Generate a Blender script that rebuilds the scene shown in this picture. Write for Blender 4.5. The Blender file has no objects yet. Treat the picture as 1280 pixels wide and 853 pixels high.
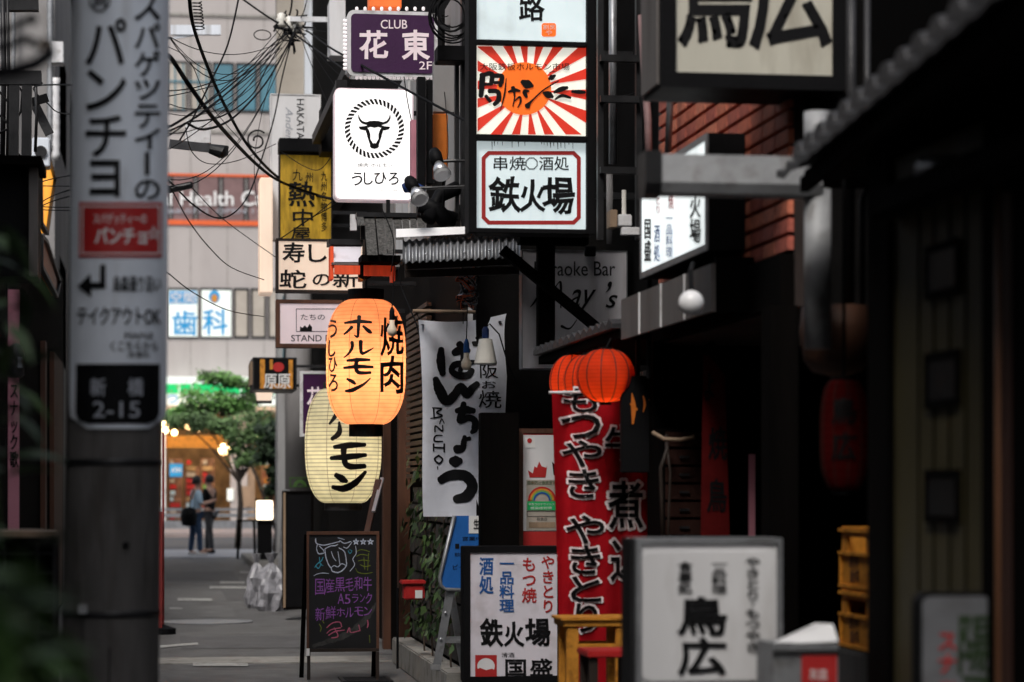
import bpy, bmesh, math, random
from mathutils import Vector, Matrix, noise
random.seed(7)
S = bpy.context.scene
COL = S.collection
R = math.radians
# ------------------------------------------------------------------ camera, world, sun, exposure
W0, H0, FPX, HOR, VPX, EYE = 1280.0, 853.0, 3022.0, 608.0, 200.0, 1.55
TH = math.atan((640 - VPX) / FPX)
cd = bpy.data.cameras.new('camera'); cam = bpy.data.objects.new('camera', cd); COL.objects.link(cam)
cam.location = (0, 0, EYE); cam.rotation_euler = (R(90), 0, -TH)
cd.sensor_width = 36; cd.lens = 36 * FPX / W0; cd.shift_y = (HOR - H0 / 2) / W0
cd.clip_start = 0.1; cd.clip_end = 600
cd.dof.use_dof = True; cd.dof.focus_distance = 17.6; cd.dof.aperture_fstop = 2.3; cd.dof.aperture_blades = 9
S.camera = cam
SUN_EL, SUN_AZ = 52, 205            # azimuth the light comes from, clockwise from +Y
w = bpy.data.worlds.new('World'); S.world = w; w.use_nodes = True
nt = w.node_tree; bgn = nt.nodes['Background']
sky = nt.nodes.new('ShaderNodeTexSky'); sky.sky_type = 'NISHITA'; sky.sun_disc = False
sky.sun_elevation = R(SUN_EL); sky.sun_rotation = R(SUN_AZ); sky.dust_density = 4; sky.air_density = 1.2
hs = nt.nodes.new('ShaderNodeHueSaturation'); hs.inputs['Saturation'].default_value = 0.45
nt.links.new(sky.outputs[0], hs.inputs['Color']); nt.links.new(hs.outputs[0], bgn.inputs[0]); bgn.inputs[1].default_value = 0.15
sd = bpy.data.lights.new('sun', 'SUN'); sun = bpy.data.objects.new('sun', sd); COL.objects.link(sun)
sd.energy = 1.5; sd.angle = R(14); sd.color = (1, .95, .88)
az, el = R(SUN_AZ), R(SUN_EL)
sv = Vector((math.sin(az) * math.cos(el), math.cos(az) * math.cos(el), math.sin(el)))
sun.rotation_euler = sv.to_track_quat('Z', 'Y').to_euler(); sun.location = (0, 0, 30)
S.view_settings.view_transform = 'Standard'; S.view_settings.look = 'None'; S.view_settings.gamma = 1
S.view_settings.exposure = 0.3
S.cycles.use_denoising = True; S.cycles.max_bounces = 6; S.cycles.diffuse_bounces = 4
S.cycles.sample_clamp_indirect = 4; S.cycles.caustics_reflective = False; S.cycles.caustics_refractive = False

# ------------------------------------------------------------------ projection helpers
cF = Vector((math.sin(TH), math.cos(TH), 0)); cR = Vector((math.cos(TH), -math.sin(TH), 0)); cU = Vector((0, 0, 1)); cO = Vector((0, 0, EYE))
def ray(px, py): return cF + cR * ((px - 640) / FPX) + cU * ((HOR - py) / FPX)
def P(px, py, Y): d = ray(px, py); return cO + d * (Y / d.y)
def PX(px, py, X): d = ray(px, py); return cO + d * (X / d.x)
def surfY(Y): return lambda px, py, l=0: P(px, py, Y - l)
def surfX(X): return lambda px, py, l=0: PX(px, py, X - l)
def surfLathe(cx, cy, rf, zx=0.0):
    def f(px, py, l=0):
        d = ray(px, py); z = P(px, py, cy).z
        for _ in range(4):
            r = rf(z) + l; c0 = cx + zx * z
            a = d.x ** 2 + d.y ** 2; b = -2 * (d.x * c0 + d.y * cy); c = c0 * c0 + cy * cy - r * r
            D = max(b * b - 4 * a * c, 0); t = (-b - math.sqrt(D)) / (2 * a)
            z = EYE + d.z * t
        return cO + d * t
    return f
def ppm(Y): return FPX / Y * math.cos(TH)

# ------------------------------------------------------------------ materials
M = {}
def hx(s):
    c = [int(s[i:i + 2], 16) / 255 for i in (0, 2, 4)]
    return tuple(v / 12.92 if v <= .04045 else ((v + .055) / 1.055) ** 2.4 for v in c)
def mat(name, col, rough=.6, var=.25, scale=6, bump=.15, metal=0, emit=0, ecol=None, streak=0, spec=.4, fine=60, dirt=0):
    if isinstance(col, str): col = hx(col)
    m = bpy.data.materials.new(name); m.use_nodes = True; n = m.node_tree.nodes; L = m.node_tree.links
    b = n['Principled BSDF']; b.inputs['Roughness'].default_value = rough; b.inputs['Metallic'].default_value = metal
    b.inputs['Specular IOR Level'].default_value = spec
    tc = n.new('ShaderNodeTexCoord'); mp = n.new('ShaderNodeMapping'); L.new(tc.outputs['Object'], mp.inputs[0])
    if streak: mp.inputs['Scale'].default_value = (1, 1, 1 / streak) if streak > 0 else (1 / -streak, 1, 1)
    nz = n.new('ShaderNodeTexNoise'); nz.inputs['Scale'].default_value = scale; nz.inputs['Detail'].default_value = 6; nz.inputs['Roughness'].default_value = .65
    L.new(mp.outputs[0], nz.inputs['Vector'])
    rp = n.new('ShaderNodeValToRGB'); L.new(nz.outputs[0], rp.inputs[0])
    rp.color_ramp.elements[0].position = .3; rp.color_ramp.elements[1].position = .72
    rp.color_ramp.elements[0].color = tuple(c * (1 - var) for c in col) + (1,)
    rp.color_ramp.elements[1].color = tuple(min(1, c * (1 + var * .6)) for c in col) + (1,)
    out = rp.outputs[0]
    if dirt:
        n3 = n.new('ShaderNodeTexNoise'); n3.inputs['Scale'].default_value = scale * 2.3; n3.inputs['Detail'].default_value = 8
        L.new(mp.outputs[0], n3.inputs['Vector'])
        r3 = n.new('ShaderNodeValToRGB'); r3.color_ramp.elements[0].position = .52; r3.color_ramp.elements[1].position = .7
        L.new(n3.outputs[0], r3.inputs[0]); mx = n.new('ShaderNodeMixRGB'); mx.blend_type = 'MULTIPLY'
        mu = n.new('ShaderNodeMath'); mu.operation = 'MULTIPLY'; mu.inputs[1].default_value = dirt
        L.new(r3.outputs[0], mu.inputs[0]); L.new(mu.outputs[0], mx.inputs[0]); L.new(out, mx.inputs[1]); mx.inputs[2].default_value = (.35, .3, .25, 1)
        out = mx.outputs[0]
    L.new(out, b.inputs['Base Color'])
    if bump:
        n2 = n.new('ShaderNodeTexNoise'); n2.inputs['Scale'].default_value = fine; n2.inputs['Detail'].default_value = 4
        L.new(mp.outputs[0], n2.inputs['Vector'])
        bp = n.new('ShaderNodeBump'); bp.inputs['Strength'].default_value = bump; bp.inputs['Distance'].default_value = .01
        L.new(n2.outputs[0], bp.inputs['Height']); L.new(bp.outputs[0], b.inputs['Normal'])
        mr = n.new('ShaderNodeMapRange'); L.new(nz.outputs[0], mr.inputs[0]); mr.inputs[3].default_value = max(.05, rough - .12); mr.inputs[4].default_value = min(1, rough + .15)
        L.new(mr.outputs[0], b.inputs['Roughness'])
    if emit:
        e = ecol or col
        if isinstance(e, str): e = hx(e)
        if ecol is None: L.new(out, b.inputs['Emission Color'])
        else: b.inputs['Emission Color'].default_value = tuple(e) + (1,)
        b.inputs['Emission Strength'].default_value = emit
        if bump == 0 or dirt or var:
            ne = n.new('ShaderNodeTexNoise'); ne.inputs['Scale'].default_value = 2.2; ne.inputs['Detail'].default_value = 5; L.new(tc.outputs['Object'], ne.inputs['Vector'])
            me_ = n.new('ShaderNodeMapRange'); me_.inputs[1].default_value = .3; me_.inputs[2].default_value = .7; me_.inputs[3].default_value = emit * 1.0; me_.inputs[4].default_value = emit * 1.42; L.new(ne.outputs[0], me_.inputs[0])
            mp2 = n.new('ShaderNodeMapping'); mp2.inputs['Scale'].default_value = (1, 1, .12); L.new(tc.outputs['Object'], mp2.inputs[0])
            ns = n.new('ShaderNodeTexNoise'); ns.inputs['Scale'].default_value = 16; ns.inputs['Detail'].default_value = 8; L.new(mp2.outputs[0], ns.inputs['Vector'])
            mg = n.new('ShaderNodeMapRange'); mg.inputs[1].default_value = .5; mg.inputs[2].default_value = .72; mg.inputs[3].default_value = 1; mg.inputs[4].default_value = .8; L.new(ns.outputs[0], mg.inputs[0])
            mm_ = n.new('ShaderNodeMath'); mm_.operation = 'MULTIPLY'; L.new(me_.outputs[0], mm_.inputs[0]); L.new(mg.outputs[0], mm_.inputs[1]); L.new(mm_.outputs[0], b.inputs['Emission Strength'])
    M[name] = m; return m
def paper(name, col, trans, hoop=.03, dark=.72):
    m = bpy.data.materials.new(name); m.use_nodes = True; n = m.node_tree.nodes; L = m.node_tree.links
    n.remove(n['Principled BSDF']); out = n['Material Output']
    tc = n.new('ShaderNodeTexCoord'); sp = n.new('ShaderNodeSeparateXYZ'); L.new(tc.outputs['Object'], sp.inputs[0])
    mm = n.new('ShaderNodeMath'); mm.operation = 'MULTIPLY'; mm.inputs[1].default_value = 2 * math.pi / hoop; L.new(sp.outputs[2], mm.inputs[0])
    sn = n.new('ShaderNodeMath'); sn.operation = 'SINE'; L.new(mm.outputs[0], sn.inputs[0])
    mr = n.new('ShaderNodeMapRange'); mr.inputs[1].default_value = .35; mr.inputs[2].default_value = 1; mr.inputs[3].default_value = 1; mr.inputs[4].default_value = dark; L.new(sn.outputs[0], mr.inputs[0])
    nz = n.new('ShaderNodeTexNoise'); nz.inputs['Scale'].default_value = 9; nz.inputs['Detail'].default_value = 6; L.new(tc.outputs['Object'], nz.inputs['Vector'])
    m2 = n.new('ShaderNodeMapRange'); m2.inputs[1].default_value = .3; m2.inputs[2].default_value = .7; m2.inputs[3].default_value = .8; m2.inputs[4].default_value = 1.05; L.new(nz.outputs[0], m2.inputs[0])
    mu = n.new('ShaderNodeMath'); mu.operation = 'MULTIPLY'; L.new(mr.outputs[0], mu.inputs[0]); L.new(m2.outputs[0], mu.inputs[1])
    def tint(c):
        x = n.new('ShaderNodeVectorMath'); x.operation = 'SCALE'; x.inputs[0].default_value = c; L.new(mu.outputs[0], x.inputs['Scale']); return x.outputs[0]
    df = n.new('ShaderNodeBsdfDiffuse'); tr = n.new('ShaderNodeBsdfTranslucent'); L.new(tint(col), df.inputs[0]); L.new(tint(trans), tr.inputs[0])
    mx = n.new('ShaderNodeMixShader'); mx.inputs[0].default_value = .55; L.new(df.outputs[0], mx.inputs[1]); L.new(tr.outputs[0], mx.inputs[2]); L.new(mx.outputs[0], out.inputs[0])
    M[name] = m; return m
mat('black_paint', (.005, .005, .006), .6, .3, spec=.1); mat('black_ink', (.004, .004, .005), .55, 0, bump=0, spec=.2)
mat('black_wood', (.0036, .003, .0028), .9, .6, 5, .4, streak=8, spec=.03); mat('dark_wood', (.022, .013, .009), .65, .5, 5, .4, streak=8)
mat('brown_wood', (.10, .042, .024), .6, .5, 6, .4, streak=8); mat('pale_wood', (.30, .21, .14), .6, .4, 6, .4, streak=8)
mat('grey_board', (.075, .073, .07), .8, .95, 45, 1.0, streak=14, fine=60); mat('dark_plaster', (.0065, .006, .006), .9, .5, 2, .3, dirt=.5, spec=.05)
mat('dark_steel', (.02, .02, .022), .4, .4, 8, .1, metal=.3); mat('white_metal', (.70, .70, .72), .4, .2, 5, .05, dirt=.5)
mat('grey_metal', (.32, .33, .35), .4, .25, 6, .1, metal=.6, dirt=.5); mat('bright_metal', (.6, .6, .62), .3, .2, 6, .05, metal=.8)
mat('concrete', (.30, .29, .27), .85, .3, 3, .4, dirt=.6); mat('dark_concrete', (.055, .055, .057), .8, .35, 5, .4, dirt=.5, streak=3)
mat('grey_wall', (.28, .27, .27), .8, .25, 1.2, .2, dirt=.4, streak=3); mat('white_wall', (.55, .55, .56), .8, .2, 1.5, .2, dirt=.6, streak=4)
mat('beige_tile', (.40, .37, .36), .7, .08, .5, .1, dirt=.15, streak=4); mat('mortar', (.03, .02, .018), .9)
for i, c in enumerate([(.70, .21, .12), (.62, .17, .10), (.76, .25, .15), (.50, .13, .09)]): mat('brick_%d' % i, c, .75, .3, 14, .5, dirt=.4)
mat('block', (.05, .045, .042), .85, .4, 8, .5, dirt=.4)
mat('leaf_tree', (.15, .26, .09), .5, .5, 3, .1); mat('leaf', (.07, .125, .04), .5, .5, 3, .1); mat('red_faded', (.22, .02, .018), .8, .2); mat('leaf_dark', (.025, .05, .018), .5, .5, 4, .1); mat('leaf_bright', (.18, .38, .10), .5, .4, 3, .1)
mat('bark', (.06, .045, .035), .9, .4, 10, .6)
mat('pole_concrete', (.085, .08, .078), .85, .4, 7, .9, dirt=.6, streak=6, fine=45)
mat('sheet_bluegrey', (.74, .79, .87), .45, .15, 4, .05, dirt=.5, streak=6)
mat('red_print', (.42, .02, .02), .5, .1); mat('white_print', (.75, .75, .75), .5, .05, bump=0); mat('grey_print', (.35, .37, .42), .5, .05, bump=0)
mat('purple', (.045, .008, .055), .35, .1); mat('blue_print', (.01, .09, .32), .5, .1, bump=0); mat('navy_print', (.015, .04, .16), .5, .1, bump=0); mat('cyan_print', (.02, .30, .62), .5, .05, bump=0)
mat('blue_panel', (.015, .12, .42), .4, .15); mat('yellow_plastic', (.62, .26, .03), .5, .35, 9, .2, dirt=.75); mat('orange_plastic', (.6, .16, .02), .4, .2)
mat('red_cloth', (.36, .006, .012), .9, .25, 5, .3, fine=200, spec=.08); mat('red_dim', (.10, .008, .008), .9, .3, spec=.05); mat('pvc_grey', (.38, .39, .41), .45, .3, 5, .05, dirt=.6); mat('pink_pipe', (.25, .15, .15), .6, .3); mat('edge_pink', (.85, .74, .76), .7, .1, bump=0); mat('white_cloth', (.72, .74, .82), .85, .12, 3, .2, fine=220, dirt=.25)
mat('red_plastic', (.45, .02, .02), .4, .2); mat('pink_cloth', (.6, .25, .32), .8, .15)
mat('skin', (.5, .3, .22), .6, .1); mat('hair', (.01, .009, .009), .5, .2); mat('shirt_blue', (.5, .68, .82), .8, .15); mat('shirt_white', (.6, .58, .62), .8, .1); mat('denim', (.03, .06, .12), .8, .2)
mat('bag_film', (.30, .30, .33), .35, .55, 7, .5, fine=25)
mat('glass_teal', (.04, .16, .22), .12, .3, .8, .02, spec=.8); mat('glass_dark', (.01, .01, .011), .5, .3, 2, .02, spec=.15); mat('glass_brown', (.20, .12, .12), .3, .3, 1.5, .02)
mat('cream_glass', (.42, .38, .33), .4, .2, 1); mat('orange_stripe', (.7, .12, .03), .5, .1); mat('green_fascia', (.01, .42, .12), .4, .1)
mat('olive_door', (.055, .045, .016), .6, .3, 4, .3); mat('copper', (.22, .10, .05), .5, .3, metal=.3, streak=5)
mat('tile_grey', (.035, .035, .039), .45, .4, 9, .3); mat('cable', (.004, .004, .005), .8, .1, bump=0, spec=.15)
mat('white_paint', (.86, .86, .88), .4, .08, 6, .05); mat('lit_top', (.5, .14, .03), .4, .3, 5, 0, emit=.35, ecol=(1, .16, .03)); mat('porcelain', (.7, .68, .63), .2, .1)
mat('bulb_glass', (.75, .65, .5), .2, .05, bump=0); mat('globe', (.8, .8, .82), .3, .05, bump=0)
# self-lit sign faces, lamps
mat('lit_white', (.8, .8, .8), .4, .03, 2, 0, emit=.78, ecol=(1, .97, .95)); mat('lit_cool', (.6, .7, .74), .4, .08, 2, 0, emit=.29, ecol=(.85, .98, 1), dirt=.3)
mat('lit_sun', (.7, .72, .62), .4, .03, 3, 0, emit=.38, ecol=(1, 1, .88)); mat('lit_sunred', (.6, .03, .015), .4, .03, 3, 0, emit=.24, ecol=(1, .06, .03)); mat('lit_orange', (.8, .18, .02), .4, .05, 3, 0, emit=.34, ecol=(1, .13, .01))
mat('lit_cream', (.75, .62, .5), .4, .05, 3, 0, emit=.29, ecol=(1, .74, .58)); mat('lit_pink', (.7, .6, .62), .4, .05, 3, 0, emit=.17, ecol=(1, .8, .88))
mat('lit_yellow', (.5, .30, .02), .5, .7, 9, .1, emit=.05, ecol=(1, .6, .03), dirt=.6, streak=4); mat('lit_amber', (.8, .35, .03), .4, .2, 3, 0, emit=.75, ecol=(1, .42, .04))
mat('lit_bulb', (1, .8, .5), .3, 0, bump=0, emit=9, ecol=(1, .62, .28)); mat('lit_lamp', (1, .9, .8), .3, 0, bump=0, emit=2.2, ecol=(1, .88, .66))
mat('led', (.8, .8, .8), .3, 0, bump=0, emit=.35, ecol=(1, .85, .85)); mat('lit_greenwhite', (.7, .75, .7), .4, .05, 3, 0, emit=.22, ecol=(.9, 1, .98)); mat('lit_green', (.01, .5, .14), .4, .05, 3, 0, emit=.2, ecol=(.01, .6, .16))
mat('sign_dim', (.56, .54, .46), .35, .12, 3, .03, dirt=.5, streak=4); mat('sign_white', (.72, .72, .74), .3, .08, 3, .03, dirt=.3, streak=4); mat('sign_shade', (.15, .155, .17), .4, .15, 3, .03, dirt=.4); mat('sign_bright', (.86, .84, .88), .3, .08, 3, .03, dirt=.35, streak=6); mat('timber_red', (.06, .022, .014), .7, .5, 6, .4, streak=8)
mat('sign_lav', (.70, .67, .74), .3, .06, 3, .03, dirt=.3)
mat('shop_warm', (.42, .28, .14), .7, .6, 2.5, .1); mat('shop_mix', (.3, .16, .10), .7, .8, 5, .1)
for k, c in dict(chalk_white=(.5, .56, .7), chalk_purple=(.26, .09, .38), chalk_pink=(.4, .1, .17), chalk_green=(.13, .17, .02), chalk_blue=(.05, .3, .42)).items(): mat(k, c, .9, .4, 60, 0)
mat('chalkboard', (.006, .006, .008), .5, .6, 5, .05)
paper('paper_orange', (.75, .35, .14), (1, .47, .25), dark=.8); paper('paper_white', (.72, .68, .5), (.97, .93, .74), hoop=.033, dark=.5)
paper('paper_red', (.5, .05, .02), (1, .10, .025), hoop=.02, dark=.85); paper('paper_dark', (.12, .01, .01), (.3, .02, .02), dark=.8)

# ------------------------------------------------------------------ mesh building
class MB:
    def __init__(s): s.v = []; s.f = []
    def add(s, vs, fs):
        k = len(s.v); s.v += [Vector(p) for p in vs]; s.f += [tuple(i + k for i in f) for f in fs]; return s
    def box(s, x0, y0, z0, x1, y1, z1):
        x0, x1 = sorted((x0, x1)); y0, y1 = sorted((y0, y1)); z0, z1 = sorted((z0, z1))
        return s.add([(x0, y0, z0), (x1, y0, z0), (x1, y1, z0), (x0, y1, z0), (x0, y0, z1), (x1, y0, z1), (x1, y1, z1), (x0, y1, z1)],
                     [(3, 2, 1, 0), (4, 5, 6, 7), (0, 1, 5, 4), (1, 2, 6, 5), (2, 3, 7, 6), (3, 0, 4, 7)])
    def pbox(s, px0, py0, px1, py1, Y, d):           # front face fills the photo rectangle at depth Y
        a = P(px0, (py0 + py1) / 2, Y); b = P(px1, (py0 + py1) / 2, Y); t = P((px0 + px1) / 2, py0, Y).z; u = P((px0 + px1) / 2, py1, Y).z
        return s.box(a.x, Y, u, b.x, Y + d, t)
    def beam(s, a, b, w, h):                           # rectangular bar from a to b
        a, b = Vector(a), Vector(b); d = (b - a).normalized(); up = Vector((0, 0, 1)) if abs(d.z) < .95 else Vector((0, 1, 0))
        x = d.cross(up).normalized() * w / 2; y = d.cross(x).normalized() * h / 2
        vs = [a - x - y, a + x - y, a + x + y, a - x + y, b - x - y, b + x - y, b + x + y, b - x + y]
        return s.add(vs, [(3, 2, 1, 0), (4, 5, 6, 7), (0, 1, 5, 4), (1, 2, 6, 5), (2, 3, 7, 6), (3, 0, 4, 7)])
    def tube(s, pts, r, n=8):
        pts = [Vector(p) for p in pts]; rs = r if isinstance(r, (list, tuple)) else [r] * len(pts); k = len(s.v); N = len(pts)
        prev = None
        for i, p in enumerate(pts):
            d = (pts[min(i + 1, N - 1)] - pts[max(i - 1, 0)]).normalized()
            if prev is None: x = d.orthogonal().normalized()
            else: x = (prev - d * prev.dot(d)); x = x.normalized() if x.length > 1e-6 else d.orthogonal().normalized()
            prev = x; y = d.cross(x)
            for j in range(n):
                a = 2 * math.pi * j / n; s.v.append(p + (x * math.cos(a) + y * math.sin(a)) * rs[i])
        for i in range(N - 1):
            for j in range(n): s.f.append((k + i * n + j, k + i * n + (j + 1) % n, k + (i + 1) * n + (j + 1) % n, k + (i + 1) * n + j))
        s.f.append(tuple(k + j for j in range(n))[::-1]); s.f.append(tuple(k + (N - 1) * n + j for j in range(n))); return s
    def lathe(s, prof, c, n=24, caps=True):
        k = len(s.v); c = Vector(c)
        for r, z in prof:
            for j in range(n): a = 2 * math.pi * j / n; s.v.append(c + Vector((r * math.cos(a), r * math.sin(a), z)))
        for i in range(len(prof) - 1):
            for j in range(n): s.f.append((k + i * n + j, k + i * n + (j + 1) % n, k + (i + 1) * n + (j + 1) % n, k + (i + 1) * n + j))
        if caps: s.f.append(tuple(k + j for j in range(n))[::-1]); s.f.append(tuple(k + (len(prof) - 1) * n + j for j in range(n)))
        return s
    def prism(s, poly, y0, y1):                        # poly in (x, z), extruded along y
        n = len(poly); vs = [(x, y0, z) for x, z in poly] + [(x, y1, z) for x, z in poly]
        return s.add(vs, [tuple(range(n)), tuple(range(2 * n - 1, n - 1, -1))] + [(i, i + n, (i + 1) % n + n, (i + 1) % n) for i in range(n)])
    def prismx(s, poly, x0, x1):                       # poly in (y, z), extruded along x
        n = len(poly); vs = [(x0, y, z) for y, z in poly] + [(x1, y, z) for y, z in poly]
        return s.add(vs, [tuple(range(n)), tuple(range(2 * n - 1, n - 1, -1))] + [(i, i + n, (i + 1) % n + n, (i + 1) % n) for i in range(n)])
    def quad(s, a, b, c, d): return s.add([a, b, c, d], [(0, 1, 2, 3)])
INV = {}
def mesh_of(mb, name, m, inv=None, smooth=False, fixn=True, bev=0):
    me = bpy.data.meshes.new(name)
    vs = [inv @ v for v in mb.v] if inv else mb.v
    me.from_pydata([tuple(v) for v in vs], [], mb.f)
    if fixn or bev:
        bm = bmesh.new(); bm.from_mesh(me)
        if fixn: bmesh.ops.recalc_face_normals(bm, faces=bm.faces)
        if bev: bmesh.ops.bevel(bm, geom=bm.edges[:], offset=bev, segments=2, affect='EDGES', clamp_overlap=True)
        bm.to_mesh(me); bm.free()
    if smooth:
        for p in me.polygons: p.use_smooth = True
    me.materials.append(M[m] if isinstance(m, str) else m); return me
def thing(name, label, cat, loc, group=None, rz=0):
    o = bpy.data.objects.new(name, None); COL.objects.link(o); o.location = loc; o.rotation_euler.z = rz; o.empty_display_size = .1
    o['label'] = label; o['category'] = cat
    if group: o['group'] = group
    INV[o.name] = (Matrix.Translation(Vector(loc)) @ Matrix.Rotation(rz, 4, 'Z')).inverted(); return o
SPLIT = {'leg', 'post', 'pillar', 'crossbar', 'rung', 'fixing_bolt', 'bolt', 'grommet', 'wire', 'side_rail', 'panel_board', 'window_bar', 'inner_wall', 'stripe', 'arm'}
def pieces(mb):
    par = list(range(len(mb.v)))
    def find(i):
        while par[i] != i: par[i] = par[par[i]]; i = par[i]
        return i
    for f in mb.f:
        for j in f[1:]: par[find(j)] = find(f[0])
    gr = {}
    for f in mb.f: gr.setdefault(find(f[0]), []).append(f)
    for fs in gr.values():
        ids = sorted({i for f in fs for i in f}); mp = {i: n for n, i in enumerate(ids)}; q = MB(); q.v = [mb.v[i] for i in ids]; q.f = [tuple(mp[i] for i in f) for f in fs]; yield q
def part(name, mb, m, parent, **k):
    if name in SPLIT:
        ps = list(pieces(mb))
        if 1 < len(ps) < 12:
            for q in ps: o = part1(name, q, m, parent, **k)
            return o
    return part1(name, mb, m, parent, **k)
def part1(name, mb, m, parent, **k):
    inv = INV[parent.name]; me = mesh_of(mb, name, m, inv, **k); o = bpy.data.objects.new(name, me); COL.objects.link(o); o.parent = parent; INV[o.name] = inv; return o
def solo(name, mb, m, label=None, cat=None, group=None, kind=None, **k):
    mn = Vector([min(v[i] for v in mb.v) for i in range(3)]); mxx = Vector([max(v[i] for v in mb.v) for i in range(3)])
    c = Vector(((mn.x + mxx.x) / 2, (mn.y + mxx.y) / 2, mn.z)); inv = Matrix.Translation(-c)
    o = bpy.data.objects.new(name, mesh_of(mb, name, m, inv, **k)); o.location = c; COL.objects.link(o); INV[o.name] = inv
    if label: o['label'] = label
    if cat: o['category'] = cat
    if group: o['group'] = group
    if kind: o['kind'] = kind
    return o
def inst(name, me, loc, parent, rot=None):             # cheap repeated piece sharing mesh data
    o = bpy.data.objects.new(name, me); COL.objects.link(o); o.parent = parent
    o.location = INV[parent.name] @ Vector(loc)
    if rot: o.rotation_euler = rot
    return o
def copy_tree(o, parent=None):
    c = o.copy(); COL.objects.link(c); c.parent = parent
    for ch in list(o.children): copy_tree(ch, c)
    return c
# ------------------------------------------------------------------ lettering
_tc = {}
def glyphs(body, shear=0):
    key = (body, shear)
    if key not in _tc:
        c = bpy.data.curves.new('t', 'FONT'); c.body = body; c.size = 1; c.resolution_u = 3; c.shear = shear
        o = bpy.data.objects.new('t', c); me = o.to_mesh()
        _tc[key] = ([v.co.xy.copy() for v in me.vertices], [tuple(p.vertices) for p in me.polygons])
        o.to_mesh_clear(); bpy.data.objects.remove(o); bpy.data.curves.remove(c)
    return _tc[key]
def lay(body, rect, vertical=False, bold=.02, warp=0, shear=0, em=False, step=None, rot=False):
    """list of (points in photo pixels, faces)"""
    x0, y0, x1, y1 = rect; out = []
    if vertical:
        n = len(body); h = (y1 - y0) / n
        for i, ch in enumerate(body):
            if ch == ' ': continue
            out += lay('\u30fc' if ch == 'ー' else ch, (x0, y0 + i * h, x1, y0 + (i + 1) * h), bold=bold, warp=warp, em=True, rot=(ch == 'ー'))
        return out
    vs, fs = glyphs(body, shear)
    if not vs: return out
    if em: a, b, c, d = 0, -.12, 1, .88
    else: a = min(v.x for v in vs); b = min(v.y for v in vs); c = max(v.x for v in vs); d = max(v.y for v in vs)
    pts = []
    off = random.random() * 50
    for v in vs:
        u, t = (v.x - a) / (c - a), (v.y - b) / (d - b)
        if rot: u, t = 1 - (1 - t), 1 - u
        if warp:
            q = noise.noise_vector(Vector((v.x * 2.6, v.y * 2.6, off))); u += q.x * warp; t += q.y * warp
        pts.append((x0 + u * (x1 - x0), y1 - t * (y1 - y0)))
    out.append((pts, fs))
    if bold > 0: out += rim(pts, fs, bold * abs(y1 - y0) / (d - b) * .5)
    return out
def rim(pts, fs, w_):
    """thicken a glyph: ribbons along its outline, kept on two close layers"""
    cnt = {}
    for f in fs:
        for i in range(len(f)):
            e = (f[i], f[(i + 1) % len(f)]); k = (min(e), max(e)); cnt[k] = cnt.get(k, 0) + 1
    lay_ = ([[], []], [[], []], [[], []])
    for n, (i, j) in enumerate(k for k, c in cnt.items() if c == 1):
        a, b = Vector(pts[i]), Vector(pts[j]); d = b - a
        if d.length < 1e-6: continue
        d.normalize(); nn = Vector((-d.y, d.x)) * w_; a = a - d * w_ * .7; b = b + d * w_ * .7; L_ = lay_[n % 3]; k = len(L_[0])
        L_[0] += [tuple(a - nn * .8), tuple(a - d * w_ * .3), tuple(a + nn * .8), tuple(b + nn * .8), tuple(b + d * w_ * .3), tuple(b - nn * .8)]; L_[1].append(tuple(range(k, k + 6)))
    return [(p, f) for p, f in lay_ if f]
def put(name, blocks, surf, m, parent, lift=.004, step=None):
    bm = bmesh.new()
    for i, (pts, fs) in enumerate(blocks):
        vs = [bm.verts.new((x, y, (i % 40) * .01)) for x, y in pts]
        for f in fs:
            try: bm.faces.new([vs[j] for j in f])
            except ValueError: pass
    if step and bm.verts:
        for ax in (0, 1):
            lo = min(v.co[ax] for v in bm.verts); hi = max(v.co[ax] for v in bm.verts); t = lo + step
            while t < hi:
                c = [0, 0, 0]; c[ax] = t; nn = [0, 0, 0]; nn[ax] = 1
                bmesh.ops.bisect_plane(bm, geom=bm.verts[:] + bm.edges[:] + bm.faces[:], plane_co=c, plane_no=nn); t += step
    mb = MB(); bm.verts.ensure_lookup_table(); bm.verts.index_update()
    mb.v = [surf(v.co.x, v.co.y, lift + v.co.z * .012) for v in bm.verts]; mb.f = [tuple(v.index for v in f.verts) for f in bm.faces]
    bm.free(); return part(name, mb, m, parent, fixn=False)
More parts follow.
